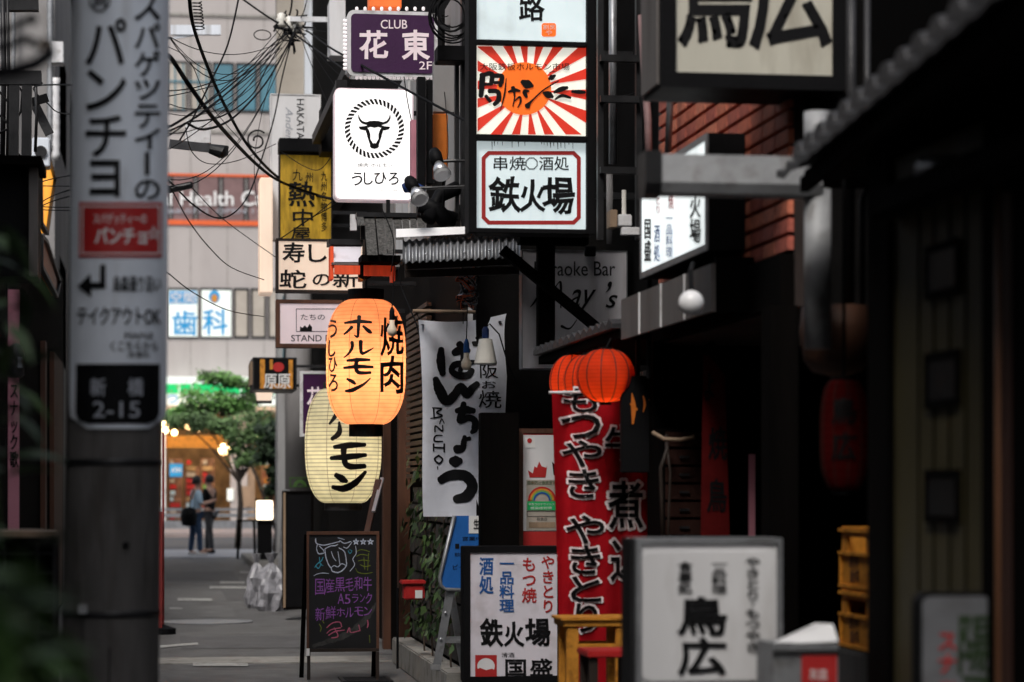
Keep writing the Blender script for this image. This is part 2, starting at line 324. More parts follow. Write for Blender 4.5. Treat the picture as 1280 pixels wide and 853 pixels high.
def strokes(sts, wscale=1.0, n=7, rough=.06):
    """brush strokes: each a list of (x, y, width) photo pixels"""
    out = []
    for st in sts:
        p = [Vector((a, b, c * wscale)) for a, b, c in st]; q = []
        if len(p) == 2: p = [p[0], (p[0] + p[1]) / 2, p[1]]
        for i in range(len(p) - 1):
            a = p[max(i - 1, 0)]; b = p[i]; c = p[i + 1]; d = p[min(i + 2, len(p) - 1)]
            for k in range(n):
                t = k / n; q.append(.5 * ((2 * b) + (c - a) * t + (2 * a - 5 * b + 4 * c - d) * t * t + (3 * b - a - 3 * c + d) * t ** 3))
        q.append(p[-1]); L = []; Rr = []
        for i, v in enumerate(q):
            d = (q[min(i + 1, len(q) - 1)] - q[max(i - 1, 0)]); d = Vector((d.x, d.y)); d = d.normalized() if d.length > 1e-6 else Vector((1, 0))
            nn = Vector((-d.y, d.x)); w1 = max(v.z, .1) / 2 * (1 + random.uniform(-rough, rough)); w2 = max(v.z, .1) / 2 * (1 + random.uniform(-rough, rough))
            if i == 0 or i == len(q) - 1:
                s = -1 if i == 0 else 1
                tip = [Vector((v.x, v.y)) + d * s * w1 * .75 * math.cos(a) + nn * w1 * math.sin(a) for a in (-1.2, -.6, 0, .6, 1.2)]
                if i == 0: L += [Vector((v.x, v.y)) + nn * w1]; Rr += [Vector((v.x, v.y)) - nn * w2]; head = tip
                else: L += [Vector((v.x, v.y)) + nn * w1]; Rr += [Vector((v.x, v.y)) - nn * w2]; tail = tip
            else: L.append(Vector((v.x, v.y)) + nn * w1); Rr.append(Vector((v.x, v.y)) - nn * w2)
        pts = L + Rr + head + tail; N = len(L); fs = [(i, i + 1, N + i + 1, N + i) for i in range(N - 1)]
        h = 2 * N; fs.append((0, N) + tuple(range(h, h + 5))); fs.append((N - 1,) + tuple(range(h + 9, h + 4, -1)) + (2 * N - 1,))
        out.append(([tuple(v) for v in pts], fs))
    return out
def outline(x0, y0, x1, y1, w, cut=0):
    c = cut; p = [(x0 + c, y0), (x1 - c, y0), (x1, y0 + c), (x1, y1 - c), (x1 - c, y1), (x0 + c, y1), (x0, y1 - c), (x0, y0 + c)] if c else [(x0, y0), (x1, y0), (x1, y1), (x0, y1)]
    cx, cy = (x0 + x1) / 2, (y0 + y1) / 2; q = []
    for x, y in p: q.append((x - w * (1 if x > cx else -1), y - w * (1 if y > cy else -1)))
    if c: k = w * .41; q = [(x0 + c + k, y0 + w), (x1 - c - k, y0 + w), (x1 - w, y0 + c + k), (x1 - w, y1 - c - k), (x1 - c - k, y1 - w), (x0 + c + k, y1 - w), (x0 + w, y1 - c - k), (x0 + w, y0 + c + k)]
    n = len(p); return [(p + q, [(i, (i + 1) % n, n + (i + 1) % n, n + i) for i in range(n)])]
def poly(*ps): return [(list(p), [tuple(range(len(p)))]) for p in ps]
def circ(cx, cy, rx, ry=None, n=28): ry = ry or rx; return [(cx + rx * math.cos(2 * math.pi * i / n), cy + ry * math.sin(2 * math.pi * i / n)) for i in range(n)]
def rrect(x0, z0, x1, z1, r, n=5):
    out = []
    for cx, cz, a0 in ((x1 - r, z1 - r, 0), (x0 + r, z1 - r, 90), (x0 + r, z0 + r, 180), (x1 - r, z0 + r, 270)):
        for i in range(n + 1): a = R(a0 + 90 * i / n); out.append((cx + r * math.cos(a), cz + r * math.sin(a)))
    return out
def rect3(rect, Y):
    a, b, c, d = rect; return P(a, (b + d) / 2, Y).x, P((a + c) / 2, d, Y).z, P(c, (b + d) / 2, Y).x, P((a + c) / 2, b, Y).z
def sign(name, label, cat, rect, Y, depth=.15, face='sign_white', frame='black_paint', fw=.02, lip=.012, rnd=0, group=None, arm=None, face_name='face'):
    x0, z0, x1, z1 = rect3(rect, Y); t = thing(name, label, cat, ((x0 + x1) / 2, Y + depth / 2, z0), group)
    if rnd:
        part('cabinet', MB().prism(rrect(x0, z0, x1, z1, rnd), Y, Y + depth), frame, t)
        part(face_name, MB().prism(rrect(x0 + fw, z0 + fw, x1 - fw, z1 - fw, max(rnd - fw * .6, .008)), Y - lip, Y - .001), face, t)
        s = surfY(Y - lip)
    else:
        part('cabinet', MB().box(x0, Y, z0, x1, Y + depth, z1), frame, t, bev=.004)
        f = MB().box(x0, Y - lip, z1 - fw, x1, Y - .001, z1).box(x0, Y - lip, z0, x1, Y - .001, z0 + fw).box(x0, Y - lip, z0 + fw, x0 + fw, Y - .001, z1 - fw).box(x1 - fw, Y - lip, z0 + fw, x1, Y - .001, z1 - fw)
        part('frame', f, frame, t)
        part(face_name, MB().box(x0 + fw + .001, Y - .004, z0 + fw + .001, x1 - fw - .001, Y - .0015, z1 - fw - .001), face, t)
        s = surfY(Y - .004)
    if arm:                                            # brackets back to the wall at X = arm
        for fz in (.2, .8):
            z = z0 + (z1 - z0) * fz; part('bracket', MB().beam((x1 - .02, Y + depth * .5, z), (arm, Y + depth * .5, z), .035, .035), 'dark_steel', t)
    return t, s
def plain(px0, py0, px1, py1, Y, d, name, m, label, cat, group=None, bev=.004, **k): return solo(name, MB().pbox(px0, py0, px1, py1, Y, d), m, label, cat, group, bev=bev, **k)
# ================================================================== STRUCTURE
def rough_sheet(name, x0, y0, x1, y1, z, m, nx=1, ny=1):
    return solo(name, MB().quad((x0, y0, z), (x1, y0, z), (x1, y1, z), (x0, y1, z)), m, kind='structure', fixn=False)
am = mat('asphalt', (.145, .143, .143), .6, .4, 1.6, 1.0, dirt=.45, fine=140)
mat('asphalt_far', (.06, .06, .065), .7, .3, 1, .3); mat('paving', (.34, .35, .38), .6, .2, 2, .2); mat('paving_pink', (.26, .21, .20), .8, .2, 2, .2)
mat('road_paint', (.42, .42, .41), .7, .5, 6, .2, dirt=.9); mat('ground_mat', (.1, .1, .1), .9)
rough_sheet('ground', -250, -150, 250, 350, -.012, 'ground_mat')
rough_sheet('alley_road', -1.25, -12, 6, 52.5, 0, 'asphalt')
rough_sheet('cross_road', -60, 59, 60, 74, -.004, 'asphalt_far')
solo('pavement', MB().box(-60, 52.5, -.01, 60, 59, .02), 'paving', kind='structure')
solo('pavement', MB().box(-60, 74, -.01, 60, 90, .1), 'paving_pink', kind='structure')
solo('gutter_strip', MB().box(-1.24, 21.25, -.01, 2.15, 22.0, .006), 'concrete', kind='structure')
solo('kerb', MB().box(1.72, 38, 0, 2.3, 52.4, .12), 'concrete', kind='structure', bev=.01)
mat('asphalt_patch', (.112, .11, .112), .65, .4, 3, .8, fine=120); mat('asphalt_pale', (.165, .163, .162), .7, .4, 3, .8, fine=120)
for a, m in (((.2, 23.2, 1.5, 25.1), 'asphalt_patch'), ((-.6, 28.6, .9, 31.5), 'asphalt_pale'), ((.9, 33, 1.9, 37), 'asphalt_patch'), ((-.9, 18.2, 1.2, 20.4), 'asphalt_pale'), ((.1, 40, 1.3, 44), 'asphalt_patch')): rough_sheet('road_patch', a[0], a[1], a[2], a[3], .004, m)
for x in (1.62, -1.1):
    gm = MB()
    for k in range(7): gm.box(x - .17, 19.0 + k * .07, .004, x + .17, 19.03 + k * .07, .016)
    gm.box(x - .2, 18.97, .003, x - .171, 19.5, .018).box(x + .171, 18.97, .003, x + .2, 19.5, .018); solo('drain_grate', gm, 'dark_steel', kind='structure')
# worn dashes and ring of road paint
def ground_pt(px, py): d = ray(px, py); t = EYE / -d.z; return cO + d * t
mk = MB()
for a, b, c, d in ((222, 748.5, 265, 752), (262, 733.5, 308, 736.5), (275, 727.5, 306, 730.3), (241, 829.8, 310, 834), (212, 760.3, 228, 762.3), (300, 715, 312, 717)):
    q = [ground_pt(a, b), ground_pt(c, b + .6), ground_pt(c, d), ground_pt(a, d)]; k = len(mk.v)
    for v in q: v.z = .009
    mk.v += q; mk.f.append((k, k + 3, k + 2, k + 1))
q = [ground_pt(200, 808), ground_pt(247, 804.5), ground_pt(248, 807), ground_pt(200, 811)]; k = len(mk.v)
for v in q: v.z = .009
mk.v += q; mk.f.append((k, k + 3, k + 2, k + 1))
solo('road_marking', mk, 'road_paint', kind='structure', fixn=False)
c = ground_pt(259, 778); mh = MB(); 
ro, n = .52, 32
mh.lathe([(ro, .001), (ro, .012), (ro - .05, .012), (ro - .05, .008), (.001, .008)], (c.x, c.y, 0), n, caps=False)
solo('manhole_cover', mh, 'grey_metal', 'round pale manhole cover flush with the alley asphalt', 'manhole cover')

# ---------------- right side, nearest building (door with square panes)
X1 = 2.2
A = thing('shop_building', 'very dark shop building at the right edge with an olive door', 'building', (4, 0, 0))
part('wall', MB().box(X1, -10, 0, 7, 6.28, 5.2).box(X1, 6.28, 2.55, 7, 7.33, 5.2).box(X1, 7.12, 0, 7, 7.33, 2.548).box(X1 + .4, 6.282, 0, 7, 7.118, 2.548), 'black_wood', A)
part('pillar', MB().box(X1 - .012, 7.10, 0, X1 - .002, 7.32, 2.6), 'black_wood', A, bev=.01)
def yx(px, X=X1): return PX(px, 600, X).y
dz = lambda py, px, X=X1: PX(px, py, X).z
d = part('door', MB().box(X1 + .006, yx(1239), .02, X1 + .04, 7.095, 2.54), 'olive_door', A)
for py0, py1 in ((312, 362), (448, 500), (596, 645)):
    ya, yb = PX(1196, 400, X1).y, PX(1160, 400, X1).y; z0, z1 = dz(py1, 1178), dz(py0, 1178)
    part('frame', MB().box(X1 - .006, ya - .02, z0 - .02, X1 + .005, ya, z1 + .02).box(X1 - .006, yb, z0 - .02, X1 + .005, yb + .02, z1 + .02).box(X1 - .006, ya, z1, X1 + .005, yb, z1 + .02).box(X1 - .006, ya, z0 - .02, X1 + .005, yb, z0), 'black_wood', d)
    part('pane', MB().box(X1 - .002, ya + .001, z0 + .001, X1 + .004, yb - .001, z1 - .001), 'glass_dark', d)
for k in range(5):
    y = yx(1241) + .14 * (k + 1) - .05
    part('door_board', MB().box(X1 + .002, y - .003, .05, X1 + .0055, y + .003, 2.4), 'black_wood', d)
for py in (205,):
    part('beam', MB().box(X1 - .09, 5.2, PX(1200, 232, X1 - .09).z, X1 - .002, 7.08, PX(1200, 192, X1 - .09).z), 'black_wood', A, bev=.01)
pp = P(1253, 500, 6.15)
solo('copper_pipe', MB().tube([(pp.x, 6.15, 0), (pp.x, 6.15, 2.36)], .0195, 12), 'copper', 'brown vertical downpipe standing in front of the dark shop at the right edge', 'pipe', smooth=True)
solo('timber_post', MB().pbox(1264, 236, 1300, 1100, 6.05, .1), 'timber_red', 'dark reddish timber post at the extreme right edge', 'post', bev=.005)
solo('vent_pipe', MB().tube([P(1275, 214, 6.3), P(1185, 213, 6.5), P(1160, 214, 6.6)], [.042, .042, .046], 16), 'grey_metal', 'short fat grey pipe end under the tiled eave at upper right', 'pipe', smooth=True)
# tiled eave
E1 = thing('tiled_eave', 'grey tiled eave sloping over the shop at upper right', 'roof', (2.3, 7, 2.6))
ex = lambda y: 2.215 + (y - 8.4) * .107
part('soffit', MB().add([(ex(5) + .03, 5, 2.62), (ex(5) + .7, 5, 2.62), (ex(8.2) + .6, 8.2, 2.62), (ex(8.2) + .03, 8.2, 2.62), (ex(5) + .03, 5, 2.65), (ex(5) + .7, 5, 2.65), (ex(8.2) + .6, 8.2, 2.65), (ex(8.2) + .03, 8.2, 2.65)], [(0, 1, 2, 3), (7, 6, 5, 4), (0, 4, 5, 1), (1, 5, 6, 2), (2, 6, 7, 3), (3, 7, 4, 0)]), 'black_wood', E1)
part('gutter_board', MB().beam((ex(4.8) + .03, 4.8, 2.60), (ex(8.2) + .03, 8.2, 2.60), .03, .05), 'black_wood', E1)
tl = MB()
for s in range(2):
    pass
pr = [(math.cos(R(a)) * .058, math.sin(R(a)) * .05) for a in range(-10, 191, 20)]
seg = MB(); nn = len(pr)
seg.v = [Vector((0, y, z)) for y, z in pr] + [Vector((.30, y * .8, z * .8 + .08)) for y, z in pr]
seg.f = [(i, i + 1, nn + i + 1, nn + i) for i in range(nn - 1)] + [tuple(range(nn)), tuple(range(2 * nn - 1, nn - 1, -1))]
tme = mesh_of(seg, 'roof_tile', 'tile_grey', smooth=False)
pan = MB(); pan.add([(-.02, -.11, -.03), (-.02, 0, -.05), (-.02, .11, -.03), (.3, -.11, .05), (.3, 0, .03), (.3, .11, .05), (-.02, -.11, -.055), (-.02, 0, -.075), (-.02, .11, -.055)],
    [(0, 1, 4, 3), (1, 2, 5, 4), (0, 6, 7, 1), (1, 7, 8, 2)])
pme = mesh_of(pan, 'roof_tile', 'tile_grey')
for r_ in range(2):
    for i in range(16):
        y = 4.75 + i * .22
        inst('roof_tile', tme, (ex(y) - .02 + r_ * .27, y, 2.68 + r_ * .08), E1, (random.uniform(-.03, .03), 0, random.uniform(-.02, .02)))
        inst('roof_tile', pme, (ex(y) - .015 + r_ * .27, y + .11, 2.69 + r_ * .08), E1)
# gutter crossing and downpipe
G = thing('rain_gutter', 'pale grey gutter arm and downpipe at the corner of the brick building', 'gutter', (2.3, 8.5, 0))
a = P(822, 220, 8.5); b = P(1022, 218, 8.5)
part('gutter_channel', MB().prismx([(8.43, a.z - .03), (8.45, a.z - .065), (8.5, a.z - .075), (8.55, a.z - .065), (8.57, a.z - .03), (8.57, a.z + .07), (8.43, a.z + .07)], a.x, b.x), 'pvc_grey', G)
part('end_cap', MB().prismx([(8.42, a.z - .035), (8.44, a.z - .075), (8.5, a.z - .085), (8.56, a.z - .075), (8.58, a.z - .035), (8.58, a.z + .08), (8.42, a.z + .08)], a.x - .06, a.x - .001), 'dark_steel', G)
part('downpipe', MB().tube([(b.x, 8.5, a.z - .04), (b.x, 8.5, P(1020, 436, 8.5).z)], .0485, 16), 'pvc_grey', G, smooth=True)
part('elbow', MB().tube([(b.x, 8.5, P(0, 117, 8.5).z), (b.x, 8.5, a.z + .072)], .05, 16), 'pvc_grey', G, smooth=True)
# ---------------- brick building with open dark shopfront
B = thing('brick_building', 'red brick building above a dark open shopfront on the right', 'building', (3.5, 11, 0))
part('wall', MB().box(2.62, 9.8, 2.3, 8, 12.6, 11), 'mortar', B)
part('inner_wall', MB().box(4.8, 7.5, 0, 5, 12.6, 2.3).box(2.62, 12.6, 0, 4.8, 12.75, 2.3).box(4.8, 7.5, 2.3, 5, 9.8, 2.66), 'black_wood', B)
part('upper_wall', MB().box(2.66, 9.72, 2.3, 8, 9.798, 11), 'dark_plaster', B)
part('added_shade_slab', MB().box(2.4, 7.34, 2.68, 5.2, 8.9, 2.75), 'black_wood', B)  # added cover to darken the passage, stopped short so light reaches the crates
part('post', MB().box(2.5, 9.75, 0, 2.62, 9.9, 2.3).box(2.55, 12.4, 0, 2.65, 12.55, 2.3), 'black_wood', B)
bw, bh = .214, .061
bmes = [mesh_of(MB().box(0, 0, 0, .03, bw, bh), 'brick', 'brick_%d' % i, bev=.004) for i in range(4)]
nb = 0
part('base_panel', MB().box(2.56, 9.81, 2.305, 2.615, 12.5, 2.52), 'black_wood', B)
for r_ in range(18):
    z = 2.535 + r_ * .075
    off = 0
    y = 9.82 + off
    while y < 12.4:
        inst('brick', random.choice(bmes), (2.594 + random.uniform(-.0015, .001), y, z), B); y += .221; nb += 1
# dark frame at left end of the brick wall with pipes
solo('wall_pipe', MB().tube([PX(835, 190, 2.52), PX(838, 118, 2.52), PX(840, 40, 2.52)], .018, 10), 'grey_metal', 'mottled silver pipe climbing the left end of the brick wall', 'pipe', smooth=True)
solo('wall_pipe', MB().tube([PX(811, 205, 2.5), PX(810, 150, 2.5), PX(806, 100, 2.5), PX(802, 20, 2.5)], .02, 10), 'pink_pipe', 'thin pinkish pipe beside the big black sign box', 'pipe', smooth=True)
# fascia awning
FA = thing('shop_awning', 'boxy grey-brown fascia awning over the dark shopfront', 'awning', (2.58, 11.4, 2.3))
mat('fascia', (.16, .145, .14), .6, .35, 3, .1, dirt=.6, streak=6)
part('fascia_panel', MB().box(2.4, 10.4, 2.32, 2.42, 12.5, 2.53), 'fascia', FA)
part('end_panel', MB().box(2.42, 10.4, 2.318, 2.6, 10.43, 2.56), 'black_wood', FA)
part('roof_sheet', MB().box(2.42, 10.431, 2.50, 2.6, 12.5, 2.535), 'black_wood', FA)
for i in range(1, 4): part('seam', MB().box(2.392, 10.4 + i * .53, 2.32, 2.3995, 10.415 + i * .53, 2.53), 'white_metal', FA)
SE = thing('small_eave', 'low dark tiled eave running back from the grey fascia above the red lanterns', 'roof', (2.5, 13.9, 2.35))
part('eave_board', MB().box(2.4, 12.52, 2.33, 3.14, 15.3, 2.38), 'black_wood', SE)
for i in range(14): part('roof_tile', MB().prismx([(12.55 + i * .195, 2.385), (12.73 + i * .195, 2.385), (12.73 + i * .195, 2.41), (12.64 + i * .195, 2.44), (12.55 + i * .195, 2.41)], 2.36, 3.1), 'tile_grey', SE)
C_ = thing('pub_building', 'dark narrow pub building holding the stacked light signs', 'building', (4, 15, 0))
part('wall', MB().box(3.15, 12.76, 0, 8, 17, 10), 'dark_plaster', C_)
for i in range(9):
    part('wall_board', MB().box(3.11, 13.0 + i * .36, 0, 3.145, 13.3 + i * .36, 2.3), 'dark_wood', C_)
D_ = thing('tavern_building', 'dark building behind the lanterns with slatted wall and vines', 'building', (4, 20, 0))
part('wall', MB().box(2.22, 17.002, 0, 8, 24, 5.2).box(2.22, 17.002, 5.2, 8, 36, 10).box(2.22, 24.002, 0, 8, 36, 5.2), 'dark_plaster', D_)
blk = [mesh_of(MB().box(0, 0, 0, .04, .38, .13), 'block', 'block', bev=.008)]
for r_ in range(9):
    for i in range(9): inst('block', blk[0], (2.17 + random.uniform(-.004, .004), 17.3 + i * .4 + (r_ % 2) * .2, .25 + r_ * .145), D_)
part('kerb_base', MB().box(2.02, 17.1, 0, 2.2, 21.2, .22), 'concrete', D_, bev=.01)
mat('slat_wood', (.10, .065, .045), .6, .5, 8, .3, streak=-8)
for i in range(26): part('slat', MB().box(2.15, 19.6, 1.62 + i * .056, 2.19, 21.25, 1.655 + i * .056), 'slat_wood', D_)
part('door_frame', MB().box(2.1, 21.4, 0, 2.2, 21.55, 2.9).box(2.1, 22.9, 0, 2.2, 23.05, 2.9).box(2.1, 21.55, 2.8, 2.2, 22.9, 2.9), 'brown_wood', D_)
part('door', MB().box(2.17, 21.56, 0, 2.21, 22.89, 2.79), 'black_wood', D_)
for i in range(5): part('upper_panel', MB().box(2.16, 17.3 + i * 1.3, 3.6, 2.215, 18.4 + i * 1.3, 5.2), ('grey_wall', 'dark_plaster', 'grey_wall', 'white_wall', 'grey_wall')[i], D_)
part('cornice', MB().box(2.05, 24.1, 5.0, 2.218, 35.9, 5.2), 'dark_wood', D_)
# far right buildings
E_ = thing('grey_building', 'grey concrete building further down the right side of the alley', 'building', (5, 44, 0))
part('wall', MB().box(2.45, 36.02, 0, 9, 52, 13), 'grey_wall', E_)
part('pillar', MB().box(2.3, 37.5, 0, 2.449, 38.3, 13).box(2.3, 43, 0, 2.449, 43.8, 13).box(2.3, 48, 0, 2.449, 48.8, 13), 'white_wall', E_)
for i in range(3):
    for k in range(3):
        f = part('window', MB().box(2.42, 39 + i * 4.4, 3.6 + k * 3.1, 2.448, 42 + i * 4.4, 5.4 + k * 3.1), 'dark_steel', E_)
        part('pane', MB().box(2.40, 39.1 + i * 4.4, 3.7 + k * 3.1, 2.419, 41.9 + i * 4.4, 5.3 + k * 3.1), 'glass_teal', f)
F_ = thing('tower_building', 'pale slab building seen above the black and yellow sign', 'building', (7, 50, 0))
part('wall', MB().box(2.2, 36.2, 5.6, 2.44, 37.2, 13), 'beige_tile', F_)
# ---------------- left side
LB = thing('bar_building', 'black timber bar building along the left edge with unseen light-blocking upper wall', 'building', (-3, 20, 0))
part('wall', MB().box(-7, -10, 0, -1.27, 24, 3.4).box(-7, 24.002, 0, -1.27, 32.7, 4.3), 'black_wood', LB)
part('upper_wall', MB().box(-7, -10, 3.402, -1.3, 14, 9), 'dark_plaster', LB)  # out-of-view storey, height and end set to hold light off the near alley
for ya, yb in ((26.2, 26.6), (28.4, 31.0)): part('timber_post', MB().box(-1.262, ya, .1, -1.21, yb, 3.1), 'brown_wood', LB)
LC = thing('office_building', 'grey building further back on the left side behind the utility pole', 'building', (-5, 42, 0))
part('wall', MB().box(-9, 33.02, 0, -1.4, 52, 13), 'grey_wall', LC)
for k in range(3):
    for i in range(4):
        f = part('window', MB().box(-1.449, 34.5 + i * 4.2, 3.2 + k * 3, -1.42, 37.2 + i * 4.2, 4.9 + k * 3), 'dark_steel', LC)
        part('pane', MB().box(-1.419, 34.6 + i * 4.2, 3.3 + k * 3, -1.40, 37.1 + i * 4.2, 4.8 + k * 3), 'glass_teal', f)
# left details
sx = surfX(-1.2)
for nm, pts, m, lab in (('lantern_sign', [(49, 214), (57, 189), (67, 224), (61, 262), (57, 292), (50, 280)], 'lit_amber', 'glowing orange pointed sign high on the left building'),
                   ('awning_side', [(50, 296), (56, 302), (73, 352), (69, 370), (50, 334)], 'orange_plastic', 'dull orange slanting awning end below the glowing left sign')):
    p = [PX(x, y, -1.2) for x, y in pts]
    t = thing(nm, lab, 'sign' if 'sign' in nm else 'awning', (p[0].x, p[0].y, min(q.z for q in p)))
    part('panel', MB().prismx([(q.y, q.z) for q in p], -1.2, -1.24), m, t)
    n = len(p); fr = MB()
    for i in range(n): fr.beam(p[i] + Vector((.01, 0, 0)), p[(i + 1) % n] + Vector((.01, 0, 0)), .05, .04)
    part('frame', fr, 'dark_steel', t)
plain(-40, 205, 46, 345, 14, .5, 'eave_box', 'black_paint', 'blurred black eave box at the left edge below the cables', 'eave')
plain(36, 205, 47, 345, 13.9, .08, 'eave_trim', 'fascia', 'thin brown upright trim on the end of the black eave box', 'trim')
plain(-30, 194, 52, 206, 13.8, .6, 'cap_board', 'black_wood', 'black cap board lying on top of the left eave box', 'board')
for x, g in ((28, 'metal'), (12, 'm')):
    solo('steel_post', MB().beam(P(x + 5, 200, 18), P(x + 6, 92, 18), .07, .07), 'dark_steel', 'dark steel upright %s on the left roof' % ('nearer the pale wall' if x == 28 else 'close to the photo edge'), 'post')
solo('steel_beam', MB().beam(P(-10, 98, 18), P(52, 98, 18), .08, .1).beam(P(38, 94, 18), P(52, 106, 18), .03, .03), 'dark_steel', 'dark steel cross beam carried by the uprights on the left', 'beam')
solo('roof_edge', MB().beam(P(-10, 6, 19), P(48, 6, 19), .1, .1), 'dark_steel', 'dark flat roof edge at the very top left corner', 'beam')
# ducts on the pale left building
for px, y0, y1, r_, m, lab in ((63, -5, 190, .05, 'grey_metal', 'tall grey spiral duct at the upper left'), (70, 98, 200, .055, 'white_metal', 'white corrugated duct beside the dark pole at upper left'), (17, -5, 180, .03, 'grey_metal', 'slim grey drain at the far upper left')):
    pr = []; a = P(px, y1, 32.85); b = P(px, y0, 32.85); n = int((b.z - a.z) / .07)
    pr = [(r_ * (1 if i % 2 else .86), i * (b.z - a.z) / n) for i in range(n + 1)]
    solo('duct', MB().lathe(pr, a, 14), m, lab, 'duct', smooth=True)
plain(64, 52, 79, 78, 30.5, .3, 'roof_unit', 'white_metal', 'small white box unit beside the spiral duct', 'box')
# pink banner and gadget
t = thing('pink_banner', 'narrow pink vertical banner with black writing at the left edge', 'banner', P(16, 662, 13))
part('cloth', MB().pbox(10, 362, 24, 664, 13, .008), 'pink_cloth', t); part('pole', MB().tube([P(9, 700, 13.02), P(9, 355, 13.02)], .008, 8), 'dark_steel', t)
put('lettering', lay('スナック歌', (12, 478, 23, 585), True, .04), surfY(13), 'black_ink', t)
t = thing('wall_lamp', 'dark grey capsule lamp in front of the pink banner', 'lamp', P(19, 472, 12.7))
p = P(19, 472, 12.7); part('body', MB().lathe([(.03, 0), (.045, .01), (.047, .12), (.035, .16), (.01, .175)], p, 18), 'tile_grey', t, smooth=True)
part('label_plate', MB().pbox(22, 446, 28, 460, 12.64, .01), 'grey_print', t)
# ledge, wire grid, plant at lower left
plain(-30, 664, 68, 672, 9, .4, 'ledge_board', 'pale_wood', 'cream ledge board at lower left above the wire fence', 'ledge')
t = thing('wire_fence', 'dark wire grid fence under the cream ledge at lower left', 'fence', P(20, 853, 9.1))
for y in (692, 716, 740, 765, 792, 820, 850): part('wire', MB().tube([P(-30, y, 9.1), P(68, y, 9.1)], .004, 6), 'tile_grey', t)
for x in (6, 47, 68): part('wire', MB().tube([P(x, 680, 9.1), P(x, 900, 9.1)], .006, 6), 'tile_grey', t)
solo('ledge_support', MB().pbox(-40, 672.5, 70, 990, 9.3, .3), 'black_wood', 'black timber box behind the wire fence at lower left', 'box')
def leaf_mesh(L, Wd):
    n = 5; mb = MB()
    for i in range(n + 1):
        t_ = i / n; w_ = Wd * math.sin(math.pi * min(1, t_ * .9 + .08)) * (1 - t_ * .3); z = -L * .35 * t_ * t_
        mb.v += [Vector((-w_, L * t_, z + w_ * .3)), Vector((0, L * t_, z)), Vector((w_, L * t_, z + w_ * .3))]
    for i in range(n): k = i * 3; mb.f += [(k, k + 1, k + 4, k + 3), (k + 1, k + 2, k + 5, k + 4)]
    return mb
pl = thing('potted_plant', 'large blurred leafy plant in the lower left foreground', 'plant', (-.12, 3.3, 0))
lm = [mesh_of(leaf_mesh(.12, .02), 'leaf', m, fixn=False) for m in ('leaf', 'leaf_dark', 'leaf_bright', 'leaf')]
part('pot', MB().lathe([(.09, 0), (.12, .2), (.13, .22), (.12, .22), (.1, .2)], (-.2, 3.3, .75), 20), 'dark_plaster', pl, smooth=True)
solo('plant_stand', MB().lathe([(.14, 0), (.14, .03), (.03, .05), (.03, .7), (.14, .72), (.14, .75)], (-.2, 3.3, 0), 16), 'dark_steel', 'dark round stand carrying the foreground plant', 'stand')
for i in range(95):
    yy = random.uniform(2.9, 3.7); px = random.triangular(-60, 85, -10) if i % 3 else random.uniform(-60, 40); py = random.uniform(760, 880) if i % 4 else random.uniform(665, 760)
    inst('leaf', random.choice(lm), P(px - (30 if py < 740 else 0), py, yy), pl, (random.uniform(-.8, .6), random.uniform(-.6, .6), random.uniform(0, 6.28)))
for i in range(9): part('stem', MB().tube([(-.2, 3.3, .92), (-.2 + random.uniform(-.05, .06), 3.3 + random.uniform(-.1, .1), 1.1), P(random.uniform(-50, 40), random.uniform(690, 800), 3.3)], [.006, .004, .002], 5), 'leaf_dark', pl)
cr = thing('creeper', 'dark blurred creeper leaves hanging at the left edge', 'plant', P(0, 200, 6))
for i in range(40):
    inst('leaf', random.choice(lm[:2]), P(random.uniform(-30, 30), random.triangular(250, 680, 300 if i % 2 else 520), random.uniform(5, 6)), cr, (random.uniform(-.8, .6), random.uniform(-.6, .6), random.uniform(0, 6.28)))
part('stem', MB().tube([P(-12, 230, 5.6), P(-4, 330, 5.5), P(-10, 480, 5.6), P(0, 690, 5.5)], .004, 6), 'leaf_dark', cr)
# ---------------- utility pole with wrapped sign
PY = 8.5; pa = P(137.5, 853, PY); pb = P(150, 0, PY); kx = (pb.x - pa.x) / (pb.z - pa.z); c0 = pa.x - kx * pa.z
UP = thing('utility_pole', 'thick dark concrete utility pole wrapped in a tall white sign', 'pole', (c0, PY, 0))
rp_ = lambda z: .172 - .0045 * z
prof = MB(); zs = [i * .25 for i in range(31)]
prof.tube([(c0 + kx * z, PY, z) for z in zs], [rp_(z) for z in zs], 40)
part('shaft', prof, 'pole_concrete', UP, smooth=True)
part('strap', MB().tube([(c0 + kx * 3.25, PY, 3.25), (c0 + kx * 3.27, PY, 3.27)], rp_(3.25) + .012, 40), 'dark_steel', UP)
part('seam', MB().tube([(c0 + kx * .1 , PY - rp_(.1) - .001, .1), (c0 + kx * 1.0, PY - rp_(1.0) - .001, 1.0)], .003, 6), 'black_paint', UP)
for z in (.35, 1.1, 1.62): part('pole_band', MB().lathe([(rp_(z) + .002, 0), (rp_(z) + .004, .002), (rp_(z) + .004, .022), (rp_(z) + .002, .024)], (c0 + kx * z, PY, z), 40, caps=False), 'dark_steel', UP, smooth=True)
part('buckle', MB().box(c0 - .09, PY - .185, 1.118, c0 - .06, PY - .165, 1.148), 'grey_metal', UP, bev=.003)
for z, a in ((.9, -.5), (1.35, .3), (.62, .1)): part('bolt_hole', MB().lathe([(.001, -.012), (.012, -.006), (.012, .006), (.001, .012)], (c0 + kx * z + math.sin(a) * .168, PY - math.cos(a) * .168, z), 10), 'black_paint', UP)
rs = lambda z: rp_(z) + .008
sc_ = surfLathe(c0, PY, rs, kx)
PS = thing('pole_sign', 'tall blue-white restaurant sign wrapped around the utility pole with a black 2-15 plate', 'sign', (c0, PY - .18, P(140, 537, PY).z))
